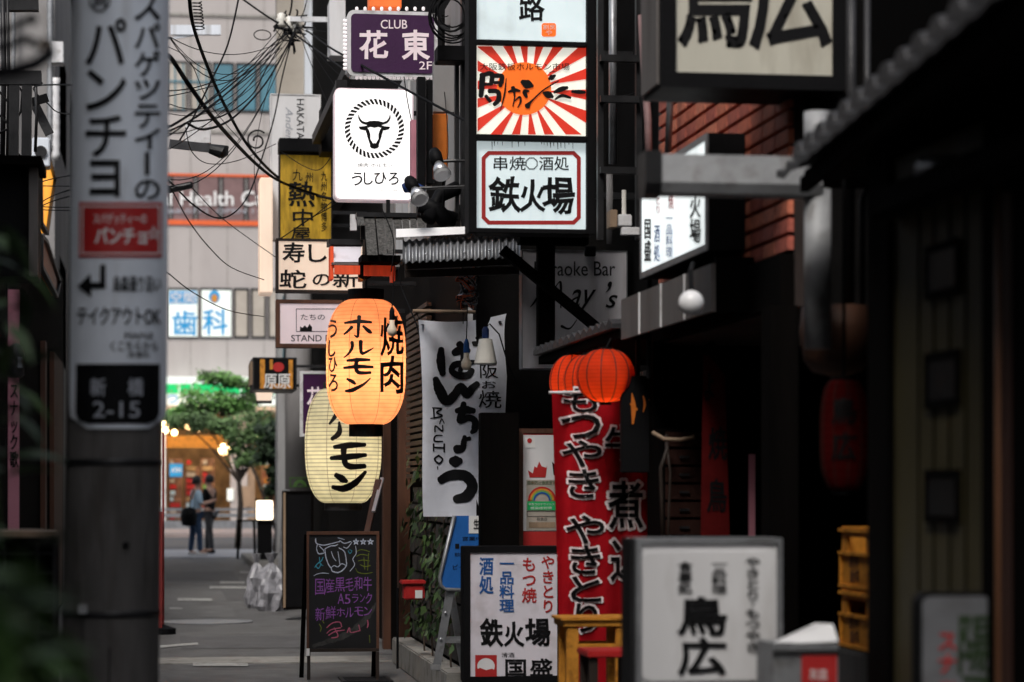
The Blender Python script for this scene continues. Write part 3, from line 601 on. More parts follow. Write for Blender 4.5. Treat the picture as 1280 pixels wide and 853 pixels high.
def wrapped(name, px0, py0, px1, py1, m, lift=.0, bottom_round=0, nx=18, ny=20):
    """sheet curved round the pole covering a photo rectangle (edges taper with lean)"""
    mb = MB(); zt, zb = P(140, py0, PY).z, P(140, py1, PY).z
    for j in range(ny + 1):
        py = py0 + (py1 - py0) * j / ny; sl = (py0 - py) * .006
        ins = 0
        if bottom_round and py1 - py < bottom_round: q = 1 - (py1 - py) / bottom_round; ins = bottom_round * (1 - math.sqrt(max(0, 1 - q * q)))
        for i in range(nx + 1):
            px = px0 + ins + (px1 - px0 - 2 * ins) * i / nx; mb.v.append(sc_(px + sl, py, lift))
    for j in range(ny):
        for i in range(nx): k = j * (nx + 1) + i; mb.f.append((k, k + nx + 1, k + nx + 2, k + 1))
    return part(name, mb, m, PS, fixn=False, smooth=True)
wrapped('sheet', 90, -30, 212, 536, 'sheet_bluegrey', 0, 22, 24, 40)
wrapped('black_plate', 95, 455, 200, 530, 'black_paint', .0025, 16)
wrapped('red_plate', 99, 253, 203, 322, 'red_print', .0025)
def pt(body, rect, m='black_ink', bold=.03, lift=.004, **k): put('lettering', lay(body, rect, bold=bold, **k), sc_, m, PS, lift, step=7)
for ch, y0, y1 in (('パ', 24, 80), ('ン', 88, 137), ('チ', 145, 195), ('ョ', 201, 245)): pt(ch, (108 - (y0 > 180) * -5, y0, 157 - (y0 > 180) * 8, y1), bold=.035)
for ch, y0, y1 in (('ス', -8, 25), ('パ', 30, 60), ('ゲ', 64, 95), ('ッ', 100, 124), ('テ', 131, 160), ('ィ', 161, 186), ('の', 225, 249)): pt(ch, (169, y0, 200, y1), bold=.035)
put('lettering', poly([(181, 190), (187, 190), (187, 219), (181, 219)]), sc_, 'black_ink', PS)
put('emblem', outline(111, -22, 138, 15, 2.5, 9), sc_, 'tile_grey', PS, step=6); pt('鍋', (116, -12, 133, 9), 'tile_grey')
put('plate_border', outline(102, 257, 200, 318, 1.6), sc_, 'white_print', PS, .004, step=7)
pt('スパゲッティーの', (117, 267, 183, 280), 'white_print', .02); pt('パンチョ', (119, 285, 183, 305), 'white_print', .06); pt('☆', (184, 282, 200, 300), 'white_print', .02)
put('arrow', poly([(97, 358), (113, 342), (114, 353), (125, 353), (125, 331), (132, 331), (132, 361), (114, 361), (114, 372)]), sc_, 'black_ink', PS, .004, step=7)
pt('烏森通り沿い', (141, 345, 201, 365)); pt('テイクアウトOK', (97, 384, 201, 406)); pt('MAPは', (156, 415, 192, 424)); pt('くこちらから', (138, 427, 197, 439)); pt('(新橋店)', (160, 440, 187, 448))
pt('新', (113, 473, 132, 495), 'grey_print'); pt('橋', (160, 473, 179, 495), 'grey_print'); pt('2-15', (116, 502, 175, 522), 'grey_print', .01)
# ================================================================== FAR END
FB = thing('office_block', 'pale beige office block with ribbon windows closing the far end of the alley', 'building', (0, 95, 0))
YB = 90.0
zz = lambda py: P(270, py, YB).z
xx = lambda px: P(px, 400, YB).x
part('wall', MB().box(-25, YB, zz(508), 25, YB + 12, 26), 'beige_tile', FB)
part('wall', MB().box(-25, YB, .1, xx(196), YB + 12, zz(508)).box(xx(352), YB, .1, 25, YB + 12, zz(508)), 'beige_tile', FB)
for i in range(14): part('panel_joint', MB().box(-7 + i * 1.35, YB - .012, 5.5, -6.97 + i * 1.35, YB - .002, 25), 'concrete', FB)
for z in (11.2, 14.6, 18.9, 20.6): part('string_course', MB().box(-25, YB - .06, z, 25, YB - .002, z + .1), 'concrete', FB)
def band(y0, y1, glass, x0, x1, n, floor=True):
    for i in range(n):
        a = x0 + (x1 - x0) * i / n; b = x0 + (x1 - x0) * (i + 1) / n - .06
        f = part('window', MB().box(a, YB - .05, zz(y1), a + .07, YB - .002, zz(y0)).box(b - .07, YB - .05, zz(y1), b, YB - .002, zz(y0)).box(a + .07, YB - .05, zz(y0) - .08, b - .07, YB - .002, zz(y0)).box(a + .07, YB - .05, zz(y1), b - .07, YB - .002, zz(y1) + .08), 'dark_steel', FB)
        part('pane', MB().box(a + .071, YB - .03, zz(y1) + .081, b - .071, YB - .004, zz(y0) - .081), glass[i % len(glass)], f)
band(78, 140, ['cream_glass', 'cream_glass', 'cream_glass', 'cream_glass', 'glass_teal', 'glass_teal', 'glass_teal'], xx(150), xx(352), 7)
for px in (218, 228, 247, 257): part('window_mullion', MB().pbox(px, 80, px + 2, 139, YB - .055, .02), 'glass_teal', FB)
part('window_transom', MB().pbox(208, 101, 265, 103, YB - .08, .02), 'glass_teal', FB)
band(218, 282, ['glass_brown'], xx(150), xx(340), 6)
part('stripe', MB().box(xx(150), YB - .07, zz(282), xx(340), YB - .052, zz(276)).box(xx(150), YB - .07, zz(221), xx(340), YB - .052, zz(218)), 'orange_stripe', FB)
put('lettering', lay('Personal Health Care', (128, 239, 352, 257), bold=.03), surfY(YB - .08), 'white_print', FB, .01)
put('lettering', lay('TEL 03-6868-0772  OPEN 11:00', (150, 261, 345, 267), bold=.02), surfY(YB - .08), 'grey_print', FB, .01)
band(360, 423, ['cream_glass'], xx(292), xx(356), 3)
for x0, x1 in ((208, 248), (250, 290)): 
    f = part('window', MB().pbox(x0, 360, x1, 423, YB - .06, .05), 'dark_steel', FB)
    part('pane', MB().pbox(x0 + 2, 363, x1 - 1, 421, YB - .08, .018), 'lit_greenwhite', f)
fy = surfY(YB - .08)
put('print', poly([(211, 364), (246, 364), (246, 380), (211, 380)]), fy, 'cyan_print', FB, .01)
put('lettering', lay('空間', (213, 365, 244, 379), bold=.02), fy, 'white_print', FB, .03)
put('lettering', lay('歯', (216, 389, 246, 419), bold=.04) + lay('科', (254, 387, 284, 418), bold=.04), fy, 'cyan_print', FB, .01)
put('emblem', poly(circ(268, 371, 7, 8)), fy, 'cyan_print', FB, .01); put('emblem', poly(circ(268, 373, 4, 5)), fy, 'yellow_plastic', FB, .03)
# shop at street level
SH = thing('convenience_store', 'brightly lit shopfront with a green and white fascia at the far end', 'shop', (xx(270), YB - .5, .1))
part('canopy', MB().box(xx(200), YB - 1.2, zz(508), xx(350), YB - .002, zz(473)), 'lit_greenwhite', SH)
for a, b in ((201, 223), (225, 239), (241, 300), (302, 348)): part('green_panel', MB().pbox(a, 480, b, 492, YB - 1.23, .025), 'lit_green', SH)
put('lettering', lay('つ', (208, 494, 222, 504), bold=.04), surfY(YB - 1.2), 'cyan_print', SH, .01)
part('floor', MB().box(xx(196), YB, .1, xx(352), YB + 6, .14), 'concrete', SH); part('back_wall', MB().box(xx(196), YB + 6, .1, xx(352), YB + 6.2, zz(509)), 'shop_warm', SH)
part('ceiling', MB().box(xx(196), YB + .01, zz(510), xx(352), YB + 6, zz(509)), 'lit_cream', SH)
part('upper_panel', MB().box(xx(206), YB + .1, zz(560), xx(322), YB + .16, zz(545)), 'yellow_plastic', SH)
for i, (a, b) in enumerate(((210, 228), (231, 250), (252, 270), (330, 346))):
    f = part('shelf', MB().box(xx(a), YB + 2, .15, xx(b), YB + 2.6, 2.6 - .3 * (i % 2)), 'shop_mix', SH)
    for k in range(10): part('goods', MB().box(xx(a) + .08, YB + 1.8, .3 + .23 * k, xx(b) - random.uniform(.05, .4), YB + 1.999, .46 + .23 * k), random.choice(['red_plastic', 'yellow_plastic', 'leaf_bright', 'shirt_blue', 'cream_glass', 'shop_warm']), f)
for a, b, m in ((200, 207, 'white_metal'), (288, 309, 'beige_tile'), (310, 318, 'pale_wood'), (346, 352, 'white_metal')): part('pillar', MB().box(xx(a), YB - .2, .1, xx(b), YB + .2, zz(509)), m, SH)
part('poster', MB().pbox(299, 608, 314, 634, YB - .26, .05), 'pale_wood', SH); part('poster', MB().pbox(284, 611, 292, 626, YB - .26, .05), 'lit_greenwhite', SH)
part('blue_notice', MB().pbox(212, 580, 228, 596, YB - .2, .05), 'cyan_print', SH)
put('lettering', lay('ATM', (214, 585, 226, 591), bold=.03), surfY(YB - .2), 'white_print', SH, .01)
for px, py, r_ in ((206, 532, .16), (225, 528, .15), (238, 527, .19), (236, 532, .13), (206, 537, .14), (280, 562, .2), (328, 543, .18), (337, 541, .12), (256, 520, .1), (268, 531, .09), (218, 541, .1), (247, 536, .1)):
    p = P(px, py, YB - 1.6 + random.uniform(0, .3)); part('lamp', MB().lathe([(.3 * r_, -r_), (.8 * r_, -.6 * r_), (r_, 0), (.8 * r_, .6 * r_), (.3 * r_, r_)], p, 12), 'lit_bulb', SH)
for q in ((250, 560), (320, 575)):
    l = bpy.data.lights.new('shop_light', 'POINT'); l.energy = 42; l.color = (1, .74, .45); l.shadow_soft_size = .4
    o = bpy.data.objects.new('shop_light', l); COL.objects.link(o); o.location = P(q[0], q[1], YB + .9)
# awning of produce under
gr_ = thing('guard_rail', 'long grey pipe guard rail along the far pavement', 'guard rail', (0, 74.4, .1))
for a, b in ((.25, .5), (.6, .72), (.8, .88)): part('rail', MB().box(-12, 74.4, a, 12, 74.46, b), 'grey_metal', gr_)
for i in range(12): part('rail_post', MB().box(-11 + i * 2, 74.3, .1, -10.88 + i * 2, 74.39, .9), 'grey_metal', gr_)
# trees
def tree(label, px, base_y, Y, crowns, m='leaf_tree', n=1500, lsz=.11, group=None, tw=.11):
    b = P(px, base_y, Y); b.z = .02; t = thing('street_tree', label, 'tree', b, group)
    top = P(crowns[0][0], crowns[0][1], Y)
    tr = MB().tube([b, b.lerp(top, .4) + Vector((.05, 0, 0)), b.lerp(top, .75) + Vector((-.04, 0, 0)), top], [tw, tw * .8, tw * .55, tw * .25], 10)
    part('trunk', tr, 'bark', t, smooth=True)
    lv = [MB(), MB(), MB()]
    for cx, cy, rx, ry in crowns:
        c = P(cx, cy, Y); sx_ = rx / ppm(Y); sz_ = ry / ppm(Y); fork = b.lerp(top, .6)
        part('limb', MB().tube([fork, fork.lerp(c, .5) + Vector((0, 0, .1)), c], [tw * .4, tw * .25, tw * .1], 6), 'bark', t)
        for k in range(14):
            cc = c + Vector((random.uniform(-1, 1) * sx_ * .8, random.uniform(-1, 1) * sx_ * .8, random.uniform(-1, 1) * sz_ * .75)); rr = random.uniform(.25, .5) * sx_ * .7; mb = lv[random.randrange(3)]
            for _ in range(n // 14):
                q = cc + Vector((random.gauss(0, 1), random.gauss(0, 1), random.gauss(0, .6))) * rr * .95
                u = Vector((random.gauss(0, 1), random.gauss(0, 1), random.gauss(0, .5))).normalized() * lsz * random.uniform(.6, 1.2); v = u.orthogonal().normalized() * lsz * .5
                mb.add([q - u, q + v, q + u, q - v], [(0, 1, 2, 3)])
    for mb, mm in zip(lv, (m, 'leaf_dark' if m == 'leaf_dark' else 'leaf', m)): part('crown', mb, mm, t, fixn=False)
    return t
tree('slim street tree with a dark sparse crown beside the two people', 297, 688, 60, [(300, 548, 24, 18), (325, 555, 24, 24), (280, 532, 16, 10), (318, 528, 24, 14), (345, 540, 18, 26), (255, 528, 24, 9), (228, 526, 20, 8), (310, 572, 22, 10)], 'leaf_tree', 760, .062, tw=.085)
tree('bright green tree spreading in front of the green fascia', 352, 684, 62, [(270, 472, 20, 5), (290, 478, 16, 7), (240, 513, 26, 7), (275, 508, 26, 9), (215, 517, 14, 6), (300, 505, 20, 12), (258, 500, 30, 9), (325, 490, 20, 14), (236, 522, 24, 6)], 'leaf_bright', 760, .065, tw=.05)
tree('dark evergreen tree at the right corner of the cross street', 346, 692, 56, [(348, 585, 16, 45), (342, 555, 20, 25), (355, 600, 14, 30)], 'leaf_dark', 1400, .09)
# people at the end
def person(label, loc, face, pose, clothes):
    t = thing('person', label, 'person', loc, rz=face)
    J = pose; names = list(J.keys())
    def skin(name, joints, edges, m, parent=t, root=None, sub=2):
        idx = {n_: i for i, n_ in enumerate(joints)}; me = bpy.data.meshes.new(name)
        me.from_pydata([joints[n_][0] for n_ in joints], [(idx[a], idx[b]) for a, b in edges], [])
        o = bpy.data.objects.new(name, me); COL.objects.link(o)
        md = o.modifiers.new('skin', 'SKIN'); me.skin_vertices or None
        for i, n_ in enumerate(joints):
            sv_ = me.skin_vertices[0].data[i]; r_ = joints[n_][1]; sv_.radius = r_ if isinstance(r_, tuple) else (r_, r_); sv_.use_root = (i == 0)
        s2 = o.modifiers.new('sub', 'SUBSURF'); s2.levels = sub; s2.render_levels = sub; md.use_smooth_shade = True
        me.materials.append(M[m]); o.parent = parent; return o
    sub = lambda ks, f=1, add=0: {k: (J[k][0], tuple(v * f + add for v in (J[k][1] if isinstance(J[k][1], tuple) else (J[k][1],) * 2))) for k in ks}
    E_all = [('pelvis', 'waist'), ('waist', 'chest'), ('chest', 'neck'), ('neck', 'jaw'), ('jaw', 'head'), ('head', 'crown')]
    for s_ in 'LR': E_all += [('chest', 'sho' + s_), ('sho' + s_, 'elb' + s_), ('elb' + s_, 'wri' + s_), ('wri' + s_, 'palm' + s_), ('pelvis', 'hip' + s_), ('hip' + s_, 'knee' + s_), ('knee' + s_, 'ank' + s_), ('ank' + s_, 'toe' + s_)]
    for s_ in 'LR':
        for f in range(5): E_all.append(('palm' + s_, 'f%d%s' % (f, s_)))
        w_, pmm = Vector(J['wri' + s_][0]), Vector(J['palm' + s_][0]); dd = (pmm - w_).normalized(); sd_ = dd.orthogonal().normalized()
        for f in range(5): J['f%d%s' % (f, s_)] = (tuple(pmm + dd * (.09 if f else .04) * (1 - .06 * abs(f - 2)) + sd_ * ((f - 2.5) * .02 if f else .045)), .009)
    order = ['pelvis'] + [k for k in J if k != 'pelvis']
    skin('body', {k: J[k] for k in order}, E_all, 'skin')
    tops = ['waist', 'pelvis', 'chest', 'neck'] + ['sho' + s_ for s_ in 'LR'] + ['elb' + s_ for s_ in 'LR']
    sh = sub(tops, 1.0, .016); sh['neck'] = (tuple(Vector(J['chest'][0]).lerp(Vector(J['neck'][0]), .55)), (.075, .06))
    skin('shirt', sh, [('pelvis', 'waist'), ('waist', 'chest'), ('chest', 'neck'), ('chest', 'shoL'), ('shoL', 'elbL'), ('chest', 'shoR'), ('shoR', 'elbR')], clothes[0])
    lg = ['pelvis'] + [a + s_ for s_ in 'LR' for a in ('hip', 'knee', 'ank')]
    skin('trousers', sub(lg, 1.0, .014), [('pelvis', 'hipL'), ('hipL', 'kneeL'), ('kneeL', 'ankL'), ('pelvis', 'hipR'), ('hipR', 'kneeR'), ('kneeR', 'ankR')], clothes[1])
    for s_ in 'LR':
        a = Vector(J['ank' + s_][0]); part_local('shoe', [(a.x - .05, a.y - .06, 0), (a.x + .05, a.y - .06, 0), (a.x + .05, a.y + .2, 0), (a.x - .05, a.y + .2, 0), (a.x - .04, a.y - .06, .09), (a.x + .04, a.y - .06, .09), (a.x + .035, a.y + .18, .045), (a.x - .035, a.y + .18, .045)], clothes[3], t)
    h = Vector(J['head'][0]); hr = MB(); k = 0
    pr_ = []
    for i in range(9): a = R(-25 + i * 14.3); pr_.append((.105 * math.cos(a), .13 * math.sin(a) + .02))
    hr.lathe(pr_, (h.x, h.y - .022, h.z), 18); me = mesh_of(hr, 'hair', clothes[2], smooth=True); o = bpy.data.objects.new('hair', me); COL.objects.link(o); o.parent = t
    fc = MB().lathe([(.004, -.012), (.014, 0), (.006, .03)], (h.x, h.y + .1, h.z - .03), 8); o = bpy.data.objects.new('nose', mesh_of(fc, 'nose', 'skin', smooth=True)); COL.objects.link(o); o.parent = t
    for s_ in (-1, 1):
        o = bpy.data.objects.new('eye', mesh_of(MB().lathe([(.002, -.01), (.012, 0), (.002, .01)], (h.x + s_ * .032, h.y + .092, h.z + .005), 8), 'eye', 'hair')); COL.objects.link(o); o.parent = t
        o = bpy.data.objects.new('ear', mesh_of(MB().lathe([(.004, -.03), (.014, 0), (.004, .03)], (h.x + s_ * .088, h.y, h.z), 8), 'ear', 'skin')); COL.objects.link(o); o.parent = t
    o = bpy.data.objects.new('mouth', mesh_of(MB().box(h.x - .022, h.y + .085, h.z - .068, h.x + .022, h.y + .097, h.z - .06), 'mouth', 'red_cloth')); COL.objects.link(o); o.parent = t
    return t
def part_local(name, v8, m, parent):
    mb = MB().add(v8, [(3, 2, 1, 0), (4, 5, 6, 7), (0, 1, 5, 4), (1, 2, 6, 5), (2, 3, 7, 6), (3, 0, 4, 7)]); o = bpy.data.objects.new(name, mesh_of(mb, name, m, bev=.015)); COL.objects.link(o); o.parent = parent; return o
def pose(elb=(.32, .05), hand=(.2, .32, 1.18), lean=0, h=1.0, step=.05):
    J = {'pelvis': ((0, 0, .95), (.14, .11)), 'waist': ((0, .01 + lean * .3, 1.1), (.13, .10)), 'chest': ((0, .02 + lean, 1.32), (.15, .11)), 'neck': ((0, .03 + lean * 1.2, 1.48), .055), 'jaw': ((0, .06 + lean * 1.3, 1.55), (.06, .065)), 'head': ((0, .05 + lean * 1.4, 1.62), (.078, .092)), 'crown': ((0, .04 + lean * 1.4, 1.69), .06)}
    for s_, q in (('L', -1), ('R', 1)):
        J['sho' + s_] = ((q * .19, .02 + lean, 1.40), .062); J['elb' + s_] = ((q * .25, elb[1] + lean * .6, 1.12), .045); J['wri' + s_] = ((q * hand[0] * .6, hand[1], hand[2]), .029); J['palm' + s_] = ((q * hand[0] * .45, hand[1] + .08, hand[2] + .03), (.038, .02))
        J['hip' + s_] = ((q * .09, 0, .87), .095); J['knee' + s_] = ((q * .10, .02 + q * step, .49), .062); J['ank' + s_] = ((q * .11, q * step * 1.6, .08), .042); J['toe' + s_] = ((q * .12, q * step * 1.6 + .15, .035), .035)
    for k in J:
        p_, r_ = J[k]; J[k] = ((p_[0], p_[1], p_[2] * h), r_)
    return J
g = P(244, 694, 54); g.z = .021
person('person in pale blue shirt and navy trousers with a phone at the alley end', g, R(-75), pose(), ('shirt_blue', 'denim', 'hair', 'white_print'))
bg_ = P(236, 650, 53.75); sb = MB().lathe([(.05, -.22), (.15, -.2), (.19, 0), (.15, .16), (.06, .2)], (bg_.x, bg_.y, bg_.z + .08), 16)
t = thing('shoulder_bag', 'black shoulder bag hanging at the hip of the person in pale blue', 'bag', (bg_.x, bg_.y, bg_.z - .14)); part('bag_body', sb, 'black_paint', t, smooth=True)
part('strap', MB().tube([(bg_.x, bg_.y + .06, bg_.z + .2), (bg_.x + .05, bg_.y + .05, bg_.z + .5), (bg_.x + .12, bg_.y + .12, bg_.z + .68)], .015, 6), 'black_paint', t)
g = P(262, 692, 55.6); g.z = .021
person('person in dark clothes standing close beside the one in pale blue', g, R(60), pose(hand=(.2, .34, 1.15), lean=-.02, h=1.02, step=.08), ('black_paint', 'tile_grey', 'hair', 'black_paint'))
sp = P(250, 640, 54.2); 
ph = P(256, 622, 54.0); solo('phone', MB().box(ph.x - .02, ph.y - .04, ph.z - .07, ph.x - .01, ph.y + .04, ph.z + .07), 'black_paint', 'small black phone held up by the person in pale blue', 'phone')
# bits on the far right kerb
def stool(label, px, Y, top_y, foot_y, wpx):
    c = P(px, foot_y, Y); z1 = P(px, top_y, Y).z; w_ = wpx / ppm(Y) / 2; z0 = .12
    t = thing('bar_table', label, 'table', (c.x, Y, z0)); part('tabletop', MB().box(c.x - w_, Y - w_, z1 - .03, c.x + w_, Y + w_, z1), 'black_wood', t, bev=.006)
    for a in (-1, 1):
        for b in (-1, 1): part('leg', MB().beam((c.x + a * w_ * .85, Y + b * w_ * .85, z0), (c.x + a * w_ * .75, Y + b * w_ * .75, z1 - .03), .04, .04), 'black_wood', t)
    return t
stool('small dark high table on the kerb near the alley end', 308, 48, 650, 694, 25)
t = thing('floor_lamp', 'small glowing square lamp on the kerb at the far right', 'lamp', P(331, 651, 40))
part('shade', MB().pbox(321, 626, 341, 650, 40, .2), 'lit_lamp', t, bev=.01); part('frame', MB().pbox(320, 624, 342, 626, 39.98, .24).pbox(320, 650, 342, 652, 39.98, .24), 'black_paint', t); part('base', MB().pbox(322, 652, 340, 700, 40.02, .2), 'black_paint', t)
t = thing('utility_pole', 'grey far utility pole with a green arch notice band', 'pole', P(374, 700, 33)); p = P(374, 700, 33)
part('shaft', MB().lathe([(.19, 0), (.17, 6.5)], (p.x, 33, 0), 24), 'grey_wall', t, smooth=True)
fs_ = surfLathe(p.x, 33, lambda z: .192)
put('notice', outline(362, 597, 388, 609, 1.2) + poly([(366 + 0, 609), (368, 603), (372, 600), (378, 600), (382, 603), (384, 609), (380, 609), (378, 605), (375, 603.5), (372, 605), (370, 609)]), fs_, 'leaf_bright', t, .006, step=4)
t = thing('cable_guard', 'tilted pale grey metal guard board beside the far pole', 'board', P(352, 690, 32)); part('panel', MB().prism([(P(345, 700, 31).x, .05), (P(358, 700, 31).x, .05), (P(362, 612, 31).x, P(0, 612, 31).z), (P(354, 612, 31).x, P(0, 612, 31).z)], 31, 31.08), 'grey_metal', t)
t, s = sign('menu_board', 'tall black board standing by the wall behind the white lantern', 'board', (354, 614, 392, 762), 28, .3, 'black_paint', 'black_wood', .03)
part('trim', MB().pbox(354, 616, 357, 760, 27.96, .02), 'pale_wood', t)
def bag(label, px, py0, py1, wpx, Y):
    c = P(px, py1, Y); H = (py1 - py0) / ppm(Y); Wd = wpx / ppm(Y) / 2; c.z = 0.0
    t = thing('rubbish_bag', label, 'bag', c, 'translucent rubbish bags on the kerb'); mb = MB(); n = 28; prf = [(.85, 0), (1.05, .08), (1.1, .2), (1.1, .32), (1.02, .45), (.95, .56), (.7, .68), (.4, .78), (.16, .83), (.3, .9), (.5, 1)]
    sd_ = random.random() * 9
    for i, (r_, z) in enumerate(prf):
        for j in range(n):
            a = 2 * math.pi * j / n; q = 1 + .45 * noise.noise(Vector((math.cos(a) * 1.8, math.sin(a) * 1.8, z * 3.5 + sd_))) + .28 * noise.noise(Vector((math.cos(a) * 5, math.sin(a) * 5, z * 9 + sd_))); mb.v.append(Vector((c.x + Wd * r_ * q * math.cos(a), Y + Wd * r_ * q * math.sin(a), H * z)))
    for i in range(len(prf) - 1):
        for j in range(n): mb.f.append((i * n + j, i * n + (j + 1) % n, (i + 1) * n + (j + 1) % n, (i + 1) * n + j))
    part('film', mb, 'bag_film', t)
bag('knotted white rubbish bag leaning at the left of the pair', 321, 690, 757, 24, 30.9); bag('fuller pinkish rubbish bag against the black board', 339, 690, 761, 34, 30.2)
for a in range(2): pass
fl_ = thing('red_flag', 'thin red flag seen edge-on beside the foot of the near utility pole', 'flag', P(203, 790, 25.6))
part('cloth', MB().pbox(197, 640, 202.5, 787, 25.5, .01), 'red_faded', fl_)
part('flag_foot', MB().lathe([(.14, 0), (.14, .06), (.03, .1)], (P(203, 790, 25.6).x, 25.6, 0), 16), 'black_paint', fl_)
part('flag_pole', MB().tube([(P(204, 790, 25.6).x, 25.6, .1), (P(204, 790, 25.6).x, 25.6, P(204, 540, 25.6).z)], .012, 8), 'red_faded', fl_)
# ================================================================== SIGNS
def L(name, t, s, blocks, m='black_ink', lift=.003, **k): return put(name, blocks, s, m, t, lift, **k)
# purple club sign
t, s = sign('club_sign', 'purple sign reading CLUB with a ring of small bulbs, topmost of the hanging signs', 'sign', (434, 14, 547, 96), 18, .16, 'purple', 'white_metal', .028, .01, .05, arm=2.3)
for b_ in (lay('CLUB', (476, 25, 509, 36), bold=.015), lay('2F', (524, 77, 540, 87), bold=.01)): L('lettering', t, s, b_, 'lit_pink')
L('lettering', t, s, lay('花', (450, 39, 484, 73), bold=.06, warp=.03) + lay('東', (503, 39, 536, 74), bold=.06, warp=.03), 'lit_pink')
bm_ = mesh_of(MB().lathe([(.002, -.014), (.012, -.008), (.012, .01), (.006, .016)], (0, 0, 0), 8), 'bulb', 'led', smooth=True)
for i in range(19):
    px = 446 + i * 5.2; inst('bulb', bm_, P(px, 97.5, 18.02), t)
    if i % 2 == 0: inst('bulb', bm_, P(px, 11.5, 18.02), t)
for i in range(13): inst('bulb', bm_, P(431, 26 + i * 5, 18.05), t, (0, R(90), 0))
# bull head grill sign
t, s = sign('bull_sign', 'bright white lit sign with a bull head inside a rope ring', 'sign', (418, 111, 517, 251), 19, .16, 'lit_white', 'lit_pink', .012, .008, .045, arm=2.3)
rope = []
for i in range(40):
    a = 2 * math.pi * i / 40; b = a + .09; cx, cy = 468, 161
    f = lambda r_, q: (cx + r_ * math.cos(q), cy + r_ * math.sin(q))
    rope += poly([f(30.4, a + .075), f(33.7, a + .02), f(37.2, a - .03), f(37.2, a + .07), f(33.7, a + .12), f(30.4, a + .175)])
L('rope_ring', t, s, rope)
def mir(pts, cx=468): return [(2 * cx - x, y) for x, y in pts]
hd = [(457, 153), (462, 151.5), (468, 151), (468, 160), (463, 159), (460, 160)]
ear = [(459, 157), (455, 158), (448, 158.5), (450, 162), (456, 163.5), (460, 161)]
face = [(458, 160), (461, 162), (463, 168), (463, 174), (466, 179), (468, 180), (468, 184), (463, 183), (461, 177), (459, 171)]
eye = [(463.5, 180), (468, 179), (468, 186.5), (464, 185.5), (462, 183)]
bl = []
for q in (hd, ear, face, eye): bl += poly(q) + poly(mir(q)[::-1])
hn = [[(460, 155, 3.2), (453, 153, 3), (449, 148, 2.2), (448.5, 143, .6)], [(457, 158, 1), (458, 164, 1.6), (462, 176, 1.6)], [(462, 176, 1), (464, 182, 1), (468, 182, 1)]]
bl += strokes(hn + [[(2 * 468 - x, y, w_) for x, y, w_ in q] for q in hn])
L('bull_head', t, s, bl)
L('lettering', t, s, lay('焼肉 ホルモン', (447, 204, 491, 209), bold=.02) + lay('う', (440, 216, 453, 232), bold=.035, warp=.05) + lay('し', (455, 216, 466, 231), bold=.035, warp=.05) + lay('ひ', (468, 216, 483, 230), bold=.035, warp=.05) + lay('ろ', (486, 216, 498, 231), bold=.035, warp=.05) + lay('YAKINIKU HORUMON', (442, 237, 496, 239), bold=0))
# stacked sign tower
T = thing('sign_tower', 'tall black frame of three stacked lit signs with a red sun-ray panel in the middle', 'sign', (2.3, 15.1, P(660, 288, 15).z))
x0, z0, x1, z1 = rect3((586, -60, 744, 292), 15)
a0, _, a1, _ = rect3((596, 0, 734, 10), 15)
fr = MB().box(x0, 15, z0, a0, 15.2, z1).box(a1, 15, z0, x1, 15.2, z1)
for y0, y1 in ((51, 57), (169, 176.5), (286, 292)): fr.box(a0 + .001, 15.004, P(665, y1, 15).z, a1 - .001, 15.2, P(665, y0, 15).z)
part('frame', fr, 'black_paint', T, bev=.004); part('back_panel', MB().box(a0, 15.201, z0, a1, 15.22, z1), 'black_paint', T)
part('side_post', MB().beam(P(588, 292, 15.3), P(588, -80, 15.3), .03, .03), 'grey_metal', T)
for nm, y0, y1, m in (('top_face', -56, 50.8, 'lit_cool'), ('sun_face', 57.2, 168.8, 'lit_sun'), ('bottom_face', 176.7, 285.8, 'lit_cool')):
    part(nm, MB().box(a0 + .001, 15.05, P(665, y1, 15.05).z, a1 - .001, 15.07, P(665, y0, 15.05).z), m, T)
s = surfY(15.05)
L('lettering', T, s, lay('路', (649, -8, 680, 26), bold=.045, warp=.06) + lay('小', (650, -48, 680, -14), bold=.045, warp=.06))
ox, oy = 660, 112
L('seal', T, s, poly(rrect(677, 29, 695, 46, 3)), 'lit_orange'); L('lettering', T, s, lay('割', (679, 31, 686, 37), bold=.01) + lay('烹', (687, 31, 694, 37), bold=.01) + lay('や', (682, 38, 690, 44), bold=.01), 'white_print', .008)
def clip_ray(a):
    dx, dy = math.cos(a), math.sin(a); t = 1e9
    for c, d_, o in ((597, dx, ox), (733.5, dx, ox), (58, dy, oy), (168.3, dy, oy)):
        if abs(d_) > 1e-6 and (c - o) / d_ > 0: t = min(t, (c - o) / d_)
    return (ox + dx * t, oy + dy * t)
rays = []; nr = 18
for i in range(nr):
    a = 2 * math.pi * (i + .25) / nr; w_ = 2 * math.pi / nr * .25
    A1, A2 = clip_ray(a - w_), clip_ray(a + w_); pts = [(ox + 20 * math.cos(a), oy + 20 * math.sin(a)), A1]
    if abs(A1[0] - A2[0]) > .5 and abs(A1[1] - A2[1]) > .5: pts.append((597 if min(A1[0], A2[0]) < 600 else 733.5, 58 if min(A1[1], A2[1]) < 60 else 168.3))
    rays += poly(pts + [A2])
L('sun_rays', T, s, rays, 'lit_sunred'); L('sun_disc', T, s, poly(circ(ox - 5, oy - 1, 34, 33, 40)), 'lit_orange', .008)
zc = lambda *p: [(580 + a / 4.739, b / 4.739, w_ / 4.739) for a, b, w_ in p]
